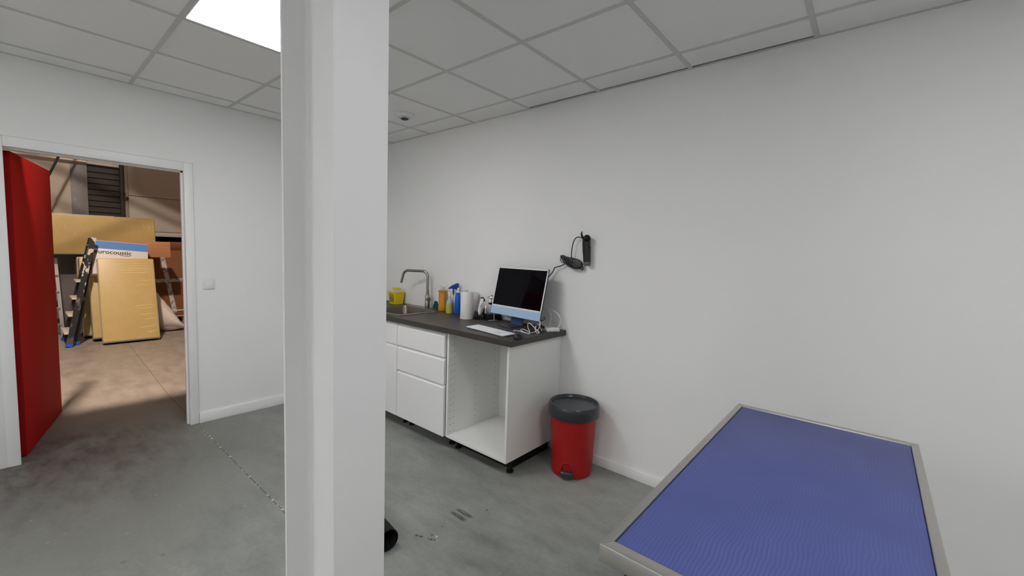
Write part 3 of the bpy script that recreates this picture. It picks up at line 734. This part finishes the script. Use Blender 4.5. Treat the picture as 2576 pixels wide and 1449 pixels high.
m.tube([(2.555, -.036, 1.575), (2.538, -.036, 1.588), (2.515, -.036, 1.597), (2.489, -.034, 1.592), (2.467, -.03, 1.565), (2.456, -.03, 1.517), (2.454, -.03, 1.46), (2.462, -.028, 1.432)], .0036, 8, smooth=8)
loop = []
import random as _r
rg = _r.Random(3)
for k in range(5):
    for q in range(12):
        a = 2 * PI * q / 12
        ca, sa = math.cos(a), math.sin(a)
        u = (.090 + .003 * (k - 2)) * ca + rg.uniform(-.002, .002); v = (.015 + .004 * (k % 3)) * sa + (.010 + .002 * (k % 2)) * math.sin(2 * a + .3 * k) - .004 * k + .008
        th = R(-22)
        loop.append((2.455 + u * math.cos(th) - v * math.sin(th), -.020 - .004 * k + .003 * math.sin(a), 1.424 + u * math.sin(th) + v * math.cos(th)))
m.tube(loop, .0050, 8, smooth=3)
m.tube([(2.50, -.022, 1.40), (2.54, -.024, 1.368), (2.552, -.026, 1.378), (2.546, -.026, 1.392)], .0030, 8, smooth=5)
m.tube([(2.375, -.025, 1.45), (2.355, -.024, 1.437), (2.372, -.024, 1.415), (2.395, -.026, 1.413)], .0030, 8, smooth=5)
m.tube([(2.43, -.026, 1.412), (2.407, -.026, 1.410), (2.371, -.026, 1.391), (2.329, -.028, 1.378), (2.312, -.03, 1.371), (2.299, -.03, 1.344), (2.282, -.03, 1.323), (2.258, -.03, 1.298), (2.22, -.03, 1.25), (2.19, -.03, 1.10), (2.20, -.05, .95)], .0036, 8, smooth=8)
tag(m.build('coiled_cord', 'black'), 'black coiled cord hanging from the clipper to behind the computer', 'cord')

# ------------------------------------------------------------------ pedal bin
o = thing('pedal_bin', 'red plastic pedal bin with a dark grey lid standing by the wall', 'bin', (2.630, -.193, 0), rot=(0, 0, R(21)))
m = MB(); m.lathe([(.128, .0), (.134, .004), (.137, .02), (.155, .40), (.157, .43)], n=56); m.build('body', 'red_bin', o)
m = MB(); m.lathe([(.158, .395), (.168, .396), (.172, .402), (.173, .455), (.170, .472), (.164, .480), (.156, .479), (.150, .470), (.146, .462), (.0005, .459)], n=56); tag(m.build('lid', 'lid', o), 'dark grey domed rim lid')
m = MB(); arch = [(-.052, -.141, .035)]
for k in range(13):
    a = PI - PI * k / 12; x_ = .038 * math.cos(a)
    z_ = .075 + .042 * math.sin(a); rr_ = .139 + .0445 * z_
    arch.append((x_, -math.sqrt(rr_ ** 2 - x_ ** 2), z_))
arch.append((.052, -.141, .035))
m.tube(arch, .006, 8); m.build('pedal_arch', 'red_bin', o)
m = MB(); m.loft([[(x, y, z) for x, y, _ in rr(0, -.140, .080, .050, .014, 0)] for z in (.020, .022)] + [[(x, y, z) for x, y, _ in rr(0, -.140, .088, .056, .016, 0)] for z in (.028, .050)] + [rr(0, -.137, .078, .046, .014, .058)]); tag(m.build('pedal', 'lid', o), 'dark grey foot pedal')

# ------------------------------------------------------------------ black pipe end on the floor beyond the column
o = thing('pipe_offcut', 'short black open-ended pipe lying on the floor behind the column', 'pipe', (2.312, -1.480, .055), rot=(0, 0, R(-8)))
m = MB(); n = 40
def ring(r, x): return [(x, r * math.cos(2 * PI * i / n), r * math.sin(2 * PI * i / n)) for i in range(n)]
m.loft([ring(.049, -.24), ring(.055, -.24), ring(.055, .10), ring(.053, .102), ring(.050, .102), ring(.049, .10), ring(.049, -.24)], cap0=False, cap1=False); m.build('tube_wall', 'black_matte', o)
m = MB(); m.loft([ring(.0485, -.13), ring(.0485, -.125)]); m.build('end_plug', 'black_matte', o)

# ------------------------------------------------------------------ examination table
TX0, TX1, TY0, TY1, TZ = 3.704, 4.272, -1.828, -.604, .850
o = thing('examination_table', 'examination table with a blue vinyl top in a steel frame', 'table', ((TX0 + TX1) / 2, (TY0 + TY1) / 2, 0))
hx, hy = (TX1 - TX0) / 2, (TY1 - TY0) / 2
fw = .021
def mitre(name, pts):
    f = MB(); z0, z1, b_ = TZ - .040, TZ, .0025
    f.prism(pts, z0, z1, bev=b_); return f.build(name, 'frame_steel', o)
g = .0004
mitre('frame_rail', [(-hx, -hy), (hx, -hy), (hx - fw - .004, -hy + .030), (-hx + fw, -hy + .030)])
mitre('frame_rail', [(-hx, hy), (-hx + fw, hy - .024), (hx - fw, hy - .024), (hx, hy)])
mitre('frame_rail', [(-hx, -hy + g), (-hx + fw, -hy + .030 + g), (-hx + fw, hy - .024 - g), (-hx, hy - g)])
mitre('frame_rail', [(hx, -hy + g), (hx, hy - g), (hx - fw, hy - .024 - g), (hx - fw, -hy + .030 + g)])
m = MB(); m.box((-hx + fw + .0008, -hy + .0308, TZ - .03), (hx - fw - .0008, hy - .0248, TZ - .004), .003); tag(m.build('table_pad', 'vinyl', o), 'blue grained vinyl pad')
m = MB(); m.box((-hx + .03, -hy + .04, TZ - .042), (hx - .03, hy - .035, TZ - .031)); m.build('under_tray', 'black_matte', o)
for sx in (-1, 1):
    for sy in (-1, 1):
        l = MB(); x_ = sx * (hx - .035); y_ = sy * (hy - .10)
        l.tube([(x_, y_, TZ - .041), (x_, y_ - sy * .0, .012)], .017, 16); lg = l.build('leg', 'black', o)
        f = MB(); f.lathe([(.021, 0), (.022, .003), (.022, .03), (.018, .034)], (x_, y_, 0), 16); f.build('foot', 'rubber', lg)
for sx in (-1, 1):
    l = MB(); x_ = sx * (hx - .035); l.tube([(x_, -hy + .10, .22), (x_, hy - .10, .22)], .012, 12); l.build('stretcher', 'black', o)
l = MB(); l.tube([(-hx + .035, 0, .22), (hx - .035, 0, .22)], .012, 12); l.build('stretcher', 'black', o)
for sx in (-1, 1):
    b_ = MB(); x_ = sx * (hx - .05); b_.box((x_ - .015, -hy + .055, TZ - .085), (x_ + .015, -hy + .075, TZ - .041), .002); b_.tube([(x_ - .018, -hy + .053, TZ - .08), (x_ + .01, -hy + .053, TZ - .045)], .003, 8, mi=1); b_.build('hinge_bracket', ['black', 'chrome'], o)

# ------------------------------------------------------------------ hall beyond the door
XW = -6.2
m = MB()
m.box((XW - .1, -1.243, 2.294), (XW, 4, 6.5), .004); m.box((XW - .1, -1.243, 1.66), (XW, 4, 2.286), .004); m.box((XW - .1, -1.243, 1.575), (XW, 4, 1.652), .004)
struct(m.build('wall_far', 'cladding'), 'beige clad wall at the back of the hall', 'wall')
m = MB(); m.box((XW - .1, -8, 0), (XW, -1.757, 6.5))
struct(m.build('wall_far_end', 'cladding'), 'beige clad wall left of the grey flashing strip', 'wall')
m = MB(); m.box((XW - .1, -1.753, 2.76), (XW, -1.245, 6.5))
struct(m.build('wall_far_lintel', 'cladding'), 'beige clad wall above the dark shutter', 'wall')
m = MB(); m.box((XW - .3, -1.753, 0), (XW - .2, 4, 2.75)); struct(m.build('wall_far_recess', 'black_void'), 'dark recess behind the hall wall opening', 'wall')
m = MB(); m.box((-6.6, -8.1, 0), (8.1, -8.0, 6.5)); struct(m.build('wall_far_left', 'cladding'), 'beige clad hall wall left of the doorway view', 'wall')
m = MB(); m.box((-6.6, 4.0, 0), (8.1, 4.1, 6.5)); struct(m.build('wall_far_right', 'cladding'), 'beige clad hall wall right of the doorway view', 'wall')
m = MB(); m.box((8.0, -8, 0), (8.1, 4, 6.5)); struct(m.build('wall_far_behind', 'cladding'), 'beige clad hall wall behind the room', 'wall')
m = MB(); m.box((-6.6, -8.1, 6.5), (8.1, 4.1, 6.6)); struct(m.build('ceiling_far', 'hall_roof'), 'pale roof of the hall', 'ceiling')

# roller shutter, flashing, pipe, post
o = thing('roller_shutter', 'dark slatted shutter panel in the back wall of the hall', 'shutter', (XW, -1.54, 0))
m = MB()
for k in range(28):
    z = 0.0 + .0975 * k; m.prism([(.016, z), (.03, z + .008), (.03, z + .086), (.018, z + .095)], -.213, .205, xf=Matrix(((1, 0, 0, -.06), (0, 0, 1, 0), (0, 1, 0, 0), (0, 0, 0, 1))))
m.build('slats', 'dark_louvre', o)
m = MB(); m.box((-.16, -.212, 0), (-.07, .20, 2.73)); m.build('backing', 'dark_louvre', o)
m = MB(); m.box((XW + .003, -1.955, 0), (XW + .014, -1.755, 2.74), .003)
tag(m.build('flashing_strip', 'grey_flash'), 'grey metal flashing strip left of the dark shutter', 'flashing')
o = thing('downpipe', 'dark round vertical pipe beside the shutter', 'pipe', (XW + .062, -1.325, 0))
m = MB(); m.cyl((0, 0, 0), (0, 0, 6.4), .033, 24); m.build('tube', 'pipe', o)
for z in (2.32, 3.6, 1.0):
    m = MB(); m.lathe([(.036, z - .02), (.040, z - .018), (.040, z + .018), (.036, z + .02)], n=24); m.box((-.060, -.02, z - .015), (-.03, .02, z + .015)); m.build('bracket', 'pipe', o)
o = thing('steel_post', 'thin mauve-grey post right of the dark pipe', 'post', (XW + .005, -1.265, 0))
m = MB(); m.box((-.004, -.024, 0), (.03, .024, 6.4), .004); m.build('post', 'mauve_grey', o)
m = MB(); m.box((.03, -.028, 2.23), (.045, .026, 2.255), .003); m.box((.03, -.028, 2.20), (.05, .022, 2.22), .004); m.build('clip', 'pipe', o)
for k, (z0, z1, lab) in enumerate(((2.90, 3.02, 'upper cream steel rail crossing the hall wall'), (2.765, 2.86, 'lower cream steel rail crossing the hall wall'))):
    m = MB(); L0_ = -7.9
    m.prism([(.0, z0), (.10, z0), (.10, z0 + .025), (.03, z0 + .03), (.03, z1 - .03), (.10, z1 - .025), (.10, z1), (.0, z1)], L0_, -1.76 + .2 * (1 - k), xf=Matrix(((1, 0, 0, XW + .001), (0, 0, 1, 0), (0, 1, 0, 0), (0, 0, 0, 1))))
    tag(m.build('wall_rail', 'cream'), lab, 'rail')
m = MB(); m.tube([(-5.5, -1.90, 3.30), (-5.5, -2.102, 2.759), (-5.5, -2.55, 1.56), (-5.5, -3.14, 0.0)], .017, 10)
tag(m.build('tie_rod', 'pipe'), 'thin dark slanting rod behind the red door edge', 'rod')

# insulation packs leaning back
LEAN = R(14.6)
def leaning(name, label, x, y0, y1, h, th, group=None, roll=0.0, cat='insulation pack'):
    """root at the front bottom edge; local x points back, local z up the slope"""
    o = thing(name, label, cat, (x, (y0 + y1) / 2, th * math.sin(LEAN) + .002), group=group)
    o.rotation_mode = 'XYZ'; o.rotation_euler = (roll, -LEAN, 0)
    return o, (y1 - y0) / 2
def fold(mb, hw, z, y0, y1, amp=.004):
    pts = [(.001 - .0015, y0 + (y1 - y0) * k / 6, z + random.uniform(-.004, .004) + .012 * k / 6) for k in range(7)]
    mb.tube(pts, .006, 6, radii=[.001, .005, .0065, .006, .005, .0035, .001])
def pack(label, x, y0, y1, h, th, folds=0):
    o, hw = leaning('insulation_pack', label, x, y0, y1, h, th, 'yellow insulation packs leaning in the hall')
    m = MB(); m.box((-th, -hw, 0), (0, hw, h), .010, seg=3)
    m.build('insulation', 'wool', o)
    for y0_, y1_ in ((-hw - .003, -hw - .0005), (hw + .0005, hw + .003)):
        f = MB(); f.box((-th - .002, y0_, .006), (-.006, y1_, h - .004)); tag(f.build('side_film', 'film', o), 'grey-white film over the side')
    f = MB(); f.box((-th - .001, -hw + .006, -.0015), (-.004, hw - .006, .012)); f.box((-.010, -hw + .004, -.0015), (.0012, hw - .004, .018)); tag(f.build('bottom_film', 'film_dark', o), 'dark film underside')
    def crease(*a):
        f = MB(); fold(f, *a); tag(f.build('film_crease', 'film_fold', o), 'shiny film crease')
    for k in range(folds):
        z = .12 + (h - .2) * k / folds + random.uniform(-.03, .03)
        if .55 < z < .75: continue
        crease(hw, z, hw - random.uniform(.12, .30) - .01, hw - .015)
    for k in range(6 if folds else 0): crease(hw, h - .05 - .035 * k, -hw * random.uniform(.0, .5), hw - .02)
    return o
pack('front yellow insulation pack leaning with its whole face showing', -3.990, -1.852, -1.236, 1.218, .125, 13)
pack('second yellow insulation pack, directly behind the front one', -4.325, -1.918, -1.33, 1.20, .20)
pack('third yellow insulation pack, behind the second', -4.66, -1.985, -1.40, 1.20, .20)
pack('fourth yellow insulation pack, rearmost of the leaning row', -4.96, -1.99, -1.36, 1.185, .24)

# printed carton
o, hw = leaning('ceiling_tile_carton', 'white and blue printed carton tilted between the front insulation packs', -4.135, -1.975, -1.372, 1.46, .18, roll=R(-4.6), cat='carton')
m = MB(); m.box((-.17, -hw, .95), (-.0, hw, 1.452), .003); m.build('box', 'carton_white', o)
m = MB(); m.box((-.0006, -hw + .001, 1.332), (.0012, hw - .001, 1.446)); tag(m.build('blue_band', 'carton_blue', o), 'blue printed band')
cu = bpy.data.curves.new('lettering', 'FONT'); cu.body = 'eurocoustic'; cu.size = .085; cu.extrude = .0006; cu.offset = .0012; cu.align_x = 'LEFT'
to = bpy.data.objects.new('lettering_src', cu); COL.objects.link(to)
dg = bpy.context.evaluated_depsgraph_get(); dg.update()
me = bpy.data.meshes.new_from_object(to.evaluated_get(dg)); bpy.data.objects.remove(to)
wd = max(v.co.x for v in me.vertices); 
me.transform(Matrix.Diagonal((.405 / wd, 1, 1, 1)))
me.materials.clear(); me.materials.append(M['ink'])
lt = bpy.data.objects.new('lettering', me); COL.objects.link(lt); lt.parent = o
lt.location = (.0008, -hw + .006, 1.258)
lt.rotation_euler = Matrix(((0, 0, 1), (1, 0, 0), (0, 1, 0))).to_euler()
tag(lt, 'dark printed brand lettering')
m = MB(); m.box((-.0004, -.02, 1.240), (.0010, .10, 1.246)); m.build('small_print', 'ink', o)

# long pack lying across the others, on a stack of grey boards
o = thing('board_stack', 'stack of grey boards standing against the hall wall under the long yellow pack', 'boards', (-5.62, -1.95, 0))
m = MB()
for k in range(5): m.box((-.42 + .085 * k, -.75 + .01 * (k % 2), 0), (-.345 + .085 * k, .72 - .012 * (k % 3), 1.232 - .004 * (k % 2)), .004)
m.build('boards', 'grey_board', o)
o = thing('long_insulation_pack', 'long yellow insulation pack lying on its edge above the leaning packs', 'insulation pack', (-5.40, -1.64, 1.250), rot=(R(1.0), 0, 0))
m = MB(); m.box((-.15, -.68, 0), (.20, .60, .60), .018, seg=3); m.build('insulation', 'wool', o)
f = MB(); f.box((-.145, -.665, -.004), (.196, .585, .008)); tag(f.build('bottom_film', 'film_dark', o), 'dark film underside')
f = MB(); f.box((-.14, -.66, .596), (.192, .10, .606), .003); tag(f.build('top_film', 'film', o), 'white film along the top')
def crease2(y, z, w_, l_, r_):
    f = MB(); f.tube([(.2005, y, z), (.2015, y + w_, z - .05), (.2005, y + w_ * 1.35, z - l_)], r_, 5, radii=[.0008, r_, .0008])
    tag(f.build('film_crease', 'film_fold', o), 'shiny film crease')
for k in range(12): crease2(.22 + .03 * k + random.uniform(-.008, .008), .50 + random.uniform(-.03, .02), .012, random.uniform(.07, .13), .003)
for k in range(5): crease2(-.55 + .09 * k, .42 + random.uniform(-.05, .05), .015, .1, .0025)

# brown carton lying on the leaning packs
o = thing('flat_carton', 'flat brown cardboard carton lying on top of the leaning packs', 'carton', (-4.90, -1.25, 1.222), rot=(0, 0, R(2)))
m = MB(); m.box((-.16, -.34, 0), (.15, .312, .205), .003); m.build('box', 'cardboard', o)
m = MB(); m.box((-.002, -.338, 0), (.003, .310, .06), .001, xf=Matrix.Translation((.15, 0, .204)) @ Matrix.Rotation(R(-35), 4, 'Y')); m.build('flap', 'cardboard', o)

# big kraft box on pallet with printed tape
o = thing('pallet', 'pale wooden pallet under the big kraft carton', 'pallet', (-5.86, -.55, 0))
m = MB()
for k in range(3): m.box((-.24, -.52 + .46 * k, .02), (.26, -.42 + .46 * k, .11), .004)
m.build('bearers', 'wood', o)
m = MB()
for k in range(4): m.box((-.25 + .135 * k, -.54, .111), (-.15 + .135 * k, .54, .132), .003)
m.build('deck_boards', 'wood', o)
m = MB()
for k in range(3): m.box((-.24, -.52 + .46 * k, 0), (.26, -.42 + .46 * k, .0195), .003)
m.build('bottom_boards', 'wood', o)
o = thing('kraft_carton', 'big brown kraft carton with crossed strips of printed white tape', 'carton', (-5.86, -.55, .133))
m = MB(); m.box((-.25, -.53, 0), (.25, .53, 1.20), .006); m.build('box', 'kraft', o)
m = MB(); m.box((.2502, -.53, .630), (.2515, .53, .690), xf=Matrix.Translation((0, 0, .0)) @ Matrix.Rotation(R(2), 4, 'X')); tag(m.build('tape', 'tape', o), 'level strip of printed tape')
m = MB(); v0 = Vector((.2518, -.345, 1.10)); v1 = Vector((.2518, -.182, .06))
for s0, s1 in ((0, 1),):
    dd_ = (v1 - v0).normalized(); nn = Vector((0, -dd_.z, dd_.y)) * .033
    m.loft([[v0 + nn, v1 + nn, v1 - nn, v0 - nn], [p + Vector((.001, 0, 0)) for p in (v0 + nn, v1 + nn, v1 - nn, v0 - nn)]])
tag(m.build('tape', 'tape', o), 'slanting strip of printed tape')
m = MB(); m.box((-.002, -.30, 0), (.003, .5, .22), .001, xf=Matrix.Translation((.245, 0, 1.198)) @ Matrix.Rotation(R(48), 4, 'Y')); m.build('flap', 'cardboard', o)
m = MB(); m.box((.2502, -.53, .085), (.262, .53, .110), .002); tag(m.build('edge_strip', 'film', o), 'white strip near the foot')

# white sack
o = thing('white_sack', 'white woven sack slumped beside the front insulation pack', 'sack', (-4.76, -.985, 0))
pm = bmesh.new(); bmesh.ops.create_uvsphere(pm, u_segments=40, v_segments=24, radius=1.0)
from mathutils import noise as mn
for v in pm.verts:
    p = v.co.copy()
    y = p.y; top = .68 - .66 * max(0, (y + .35)) * .80
    top = max(.10, min(.72, top))
    zz = (p.z + 1) / 2
    q = Vector((p.x * (.17 + .05 * (1 - zz)), y * .31, zz ** .8 * top))
    q.y += -.05 * zz
    q += mn.noise_vector(q * 9.0) * .018 + mn.noise_vector(q * 26.0 + Vector((3, 1, 2))) * .007
    q.z = max(q.z, .003)
    v.co = q
m = MB(); me = bpy.data.meshes.new('s'); pm.to_mesh(me); pm.free(); m.bm.from_mesh(me)
m.build('cloth', 'sack', o, ang=60)
m = MB(); m.tube([(.06, .27, .06), (.10, .31, .04), (.11, .345, .036)], .035, 12, smooth=4, radii=None); m.build('tied_neck', 'sack', o)

# black step ladder splashed with white paint
o = thing('step_ladder', 'folded black step ladder splashed with white paint and blue rubber feet', 'step ladder', (-4.37, -2.145, 0))
def rail(p, q, name='rail', wx=.022, wy=.030):
    r_ = MB(); p, q = Vector(p), Vector(q); d_ = (q - p).normalized(); sx = Vector((1, 0, 0)); sx = (sx - d_ * sx.dot(d_)).normalized(); sy = d_.cross(sx)
    c = lambda b: [b + sx * a_ * wx + sy * e_ * wy for a_, e_ in ((1, 1), (-1, 1), (-1, -1), (1, -1))]
    r_.loft([c(p), c(q)]); ro = r_.build(name, 'paint_black', o)
    f = MB(); c2 = lambda b: [b + sx * a_ * (wx + .005) + sy * e_ * (wy + .005) for a_, e_ in ((1, 1), (-1, 1), (-1, -1), (1, -1))]
    f.loft([c2(p + d_ * .0), c2(p + d_ * .045)]); tag(f.build('rubber_foot', 'blue_rubber', ro), 'blue rubber foot'); return ro
ft, fb = (.02, .268, 1.50), (.24, -.040, .008)
bt, bb = (-.16, .262, 1.49), (-.36, -.046, .008)
rail(fb, ft); rail(bb, bt)
rail((.10, .048, .008), (.0, .250, 1.38), 'rear_leg', .016, .022); rail((-.28, .052, .008), (-.15, .256, 1.38), 'rear_leg', .016, .022)
for z in (.19, .425, .655, .89):
    f_ = z / 1.5; s_ = MB(); x0_ = bb[0] + (bt[0] - bb[0]) * f_; x1_ = fb[0] + (ft[0] - fb[0]) * f_; y_ = fb[1] + (ft[1] - fb[1]) * f_
    s_.box((x0_ + .015, y_ - .075, z - .012), (x1_ + .02, y_ + .01, z + .012), .004); tag(s_.build('tread', 'cream', o), 'pale paint-caked tread')
s_ = MB(); s_.box((-.16, .20, 1.12), (.05, .222, 1.30), .006); tag(s_.build('top_platform', 'paint_black', o), 'folded platform')
for z in (.12, .45):
    s_ = MB(); s_.tube([(-.26 + .02 * z, .055 + .14 * z, z), (.09, .055 + .14 * z, z)], .010, 10); s_.build('brace', 'paint_black', o)

# aluminium ladder behind the door
o = thing('aluminium_ladder', 'silver aluminium ladder half hidden behind the red door', 'ladder', (-5.28, -2.36, 0))
for y0, y1 in ((.185, .150), (-.185, -.150)):
    m = MB(); m.loft([[(x, y0 + y, 0.004) for x, y in ((-.012, -.022), (.04, -.022), (.04, .022), (-.012, .022))], [(x - .16, y1 + y, 1.17) for x, y in ((-.012, -.018), (.03, -.018), (.03, .018), (-.012, .018))]]); m.build('rail', 'alu', o)
for k in range(4):
    z = .16 + .25 * k; m = MB(); m.box((-.05 - .137 * z, -.17, z - .018), (.05 - .137 * z, .17, z + .018), .004); m.build('tread', 'alu', o)
m = MB(); m.box((-.20, -.17, 1.14), (-.08, .17, 1.18), .006); m.build('top_cap', 'alu', o)
for sy in (1, -1):
    m = MB(); m.tube([(-.15, sy * .165, 1.14), (-.30, sy * .2, .004)], .012, 8); m.build('rear_leg', 'alu', o)

# hall lamp, plus unseen bars and a tube added to shadow the back wall
LX = Vector((0.95, -2.98, 6.02))
o = thing('hall_lamp', 'round high-bay lamp under the hall roof, out of frame', 'lamp', LX)
m = MB(); m.lathe([(.06, .30), (.10, .28), (.20, .06), (.205, .02), (.19, .02)], n=32); m.build('housing', 'lamp_body', o)
m = MB(); m.lathe([(.0005, .021), (.17, .021), (.17, .012), (.0005, .010)], n=32); m.build('diffuser', 'hall_light', o)
m = MB(); m.cyl((0, 0, .29), (0, 0, .48), .012, 10); m.build('hanger', 'lamp_body', o)
def brace(w0, w1, frac, r, lab, e1=1.6, name='shadow_bar', cat='shadow-casting bar'):
    """unseen bar added to cast a shadow stripe; its upper end is fixed under the hall roof"""
    P0 = LX + (Vector(w0) - LX) * frac; P1 = LX + (Vector(w1) - LX) * frac
    d_ = P1 - P0; top = P0 + d_ * ((6.5 - P0.z) / d_.z); end = P1 + d_ * e1
    o = thing(name, lab, cat, top, group='added shadow-casting bars')
    m = MB(); m.tube([Vector((0, 0, 0)), end - top], r, 12); m.build('rod', 'lamp_body', o)
    m = MB(); m.box((-.08, -.08, -.012), (.08, .08, 0), .003); m.build('shadow_bar_plate', 'lamp_body', o)
brace((-6.1, -2.182, 2.176), (-6.1, -1.734, 1.844), .55, .020, 'unseen slanting bar added high in the hall to cast the left shadow stripe')
brace((-6.1, -1.255, 2.257), (-6.1, -.444, 1.863), .52, .026, 'unseen slanting bar added high in the hall to cast the right shadow stripe')
brace((-5.2, -1.30, 1.80), (-5.2, -1.90, 1.45), .55, .016, 'unseen thin bar added high in the hall to cast a shadow across the left stripe')
P0 = LX + (Vector((-6.1, -1.10, 2.90)) - LX) * .50; P1 = LX + (Vector((-6.1, -.438, 2.58)) - LX) * .50  # unseen tube added so that its shadow darkens the upper hall wall
o = thing('shade_baffle', 'unseen large round sloping tube added high in the hall to shade the upper wall', 'baffle', P0)
q = (P1 - P0) * 5.0
m = MB(); m.tube([(0, 0, 0), q], .24, 28); m.build('baffle_tube', 'lamp_body', o)
for f_ in (.1, .8):
    m = MB(); h_ = q * f_; m.cyl((h_.x, h_.y, h_.z + .2), (h_.x, h_.y, 6.5 - P0.z), .01, 8); m.build('hanger', 'lamp_body', o)  # hangers of the added shade baffle

# ------------------------------------------------------------------ world, camera, view
wd_ = bpy.data.worlds.new('world'); scene.world = wd_; wd_.use_nodes = True
wd_.node_tree.nodes['Background'].inputs[0].default_value = (0.5, 0.5, 0.52, 1); wd_.node_tree.nodes['Background'].inputs[1].default_value = 0.02

cam = bpy.data.cameras.new('camera'); co = bpy.data.objects.new('camera', cam); COL.objects.link(co)
cam.sensor_width = 36.0; cam.sensor_fit = 'HORIZONTAL'; cam.lens = 1068.028 / 2576 * 36.0; cam.clip_start = .02; cam.clip_end = 60
right = Vector((0.7597291571015343, 0.6494150568717807, 0.03273670353004716))
down = Vector((0.07643020277063385, -0.039189928817374806, -0.9963044582775533))
fwd = Vector((-0.6457321673528679, 0.75942361919255, -0.07940865606630619))
mt = Matrix((right, -down, -fwd)).transposed().to_4x4(); mt.translation = Vector((4.109, -2.621, 1.462))
co.matrix_world = mt
scene.camera = co
vs = scene.view_settings
vs.view_transform = 'Standard'; vs.look = 'None'; vs.gamma = 1.0; vs.use_curve_mapping = False; vs.exposure = 0.0
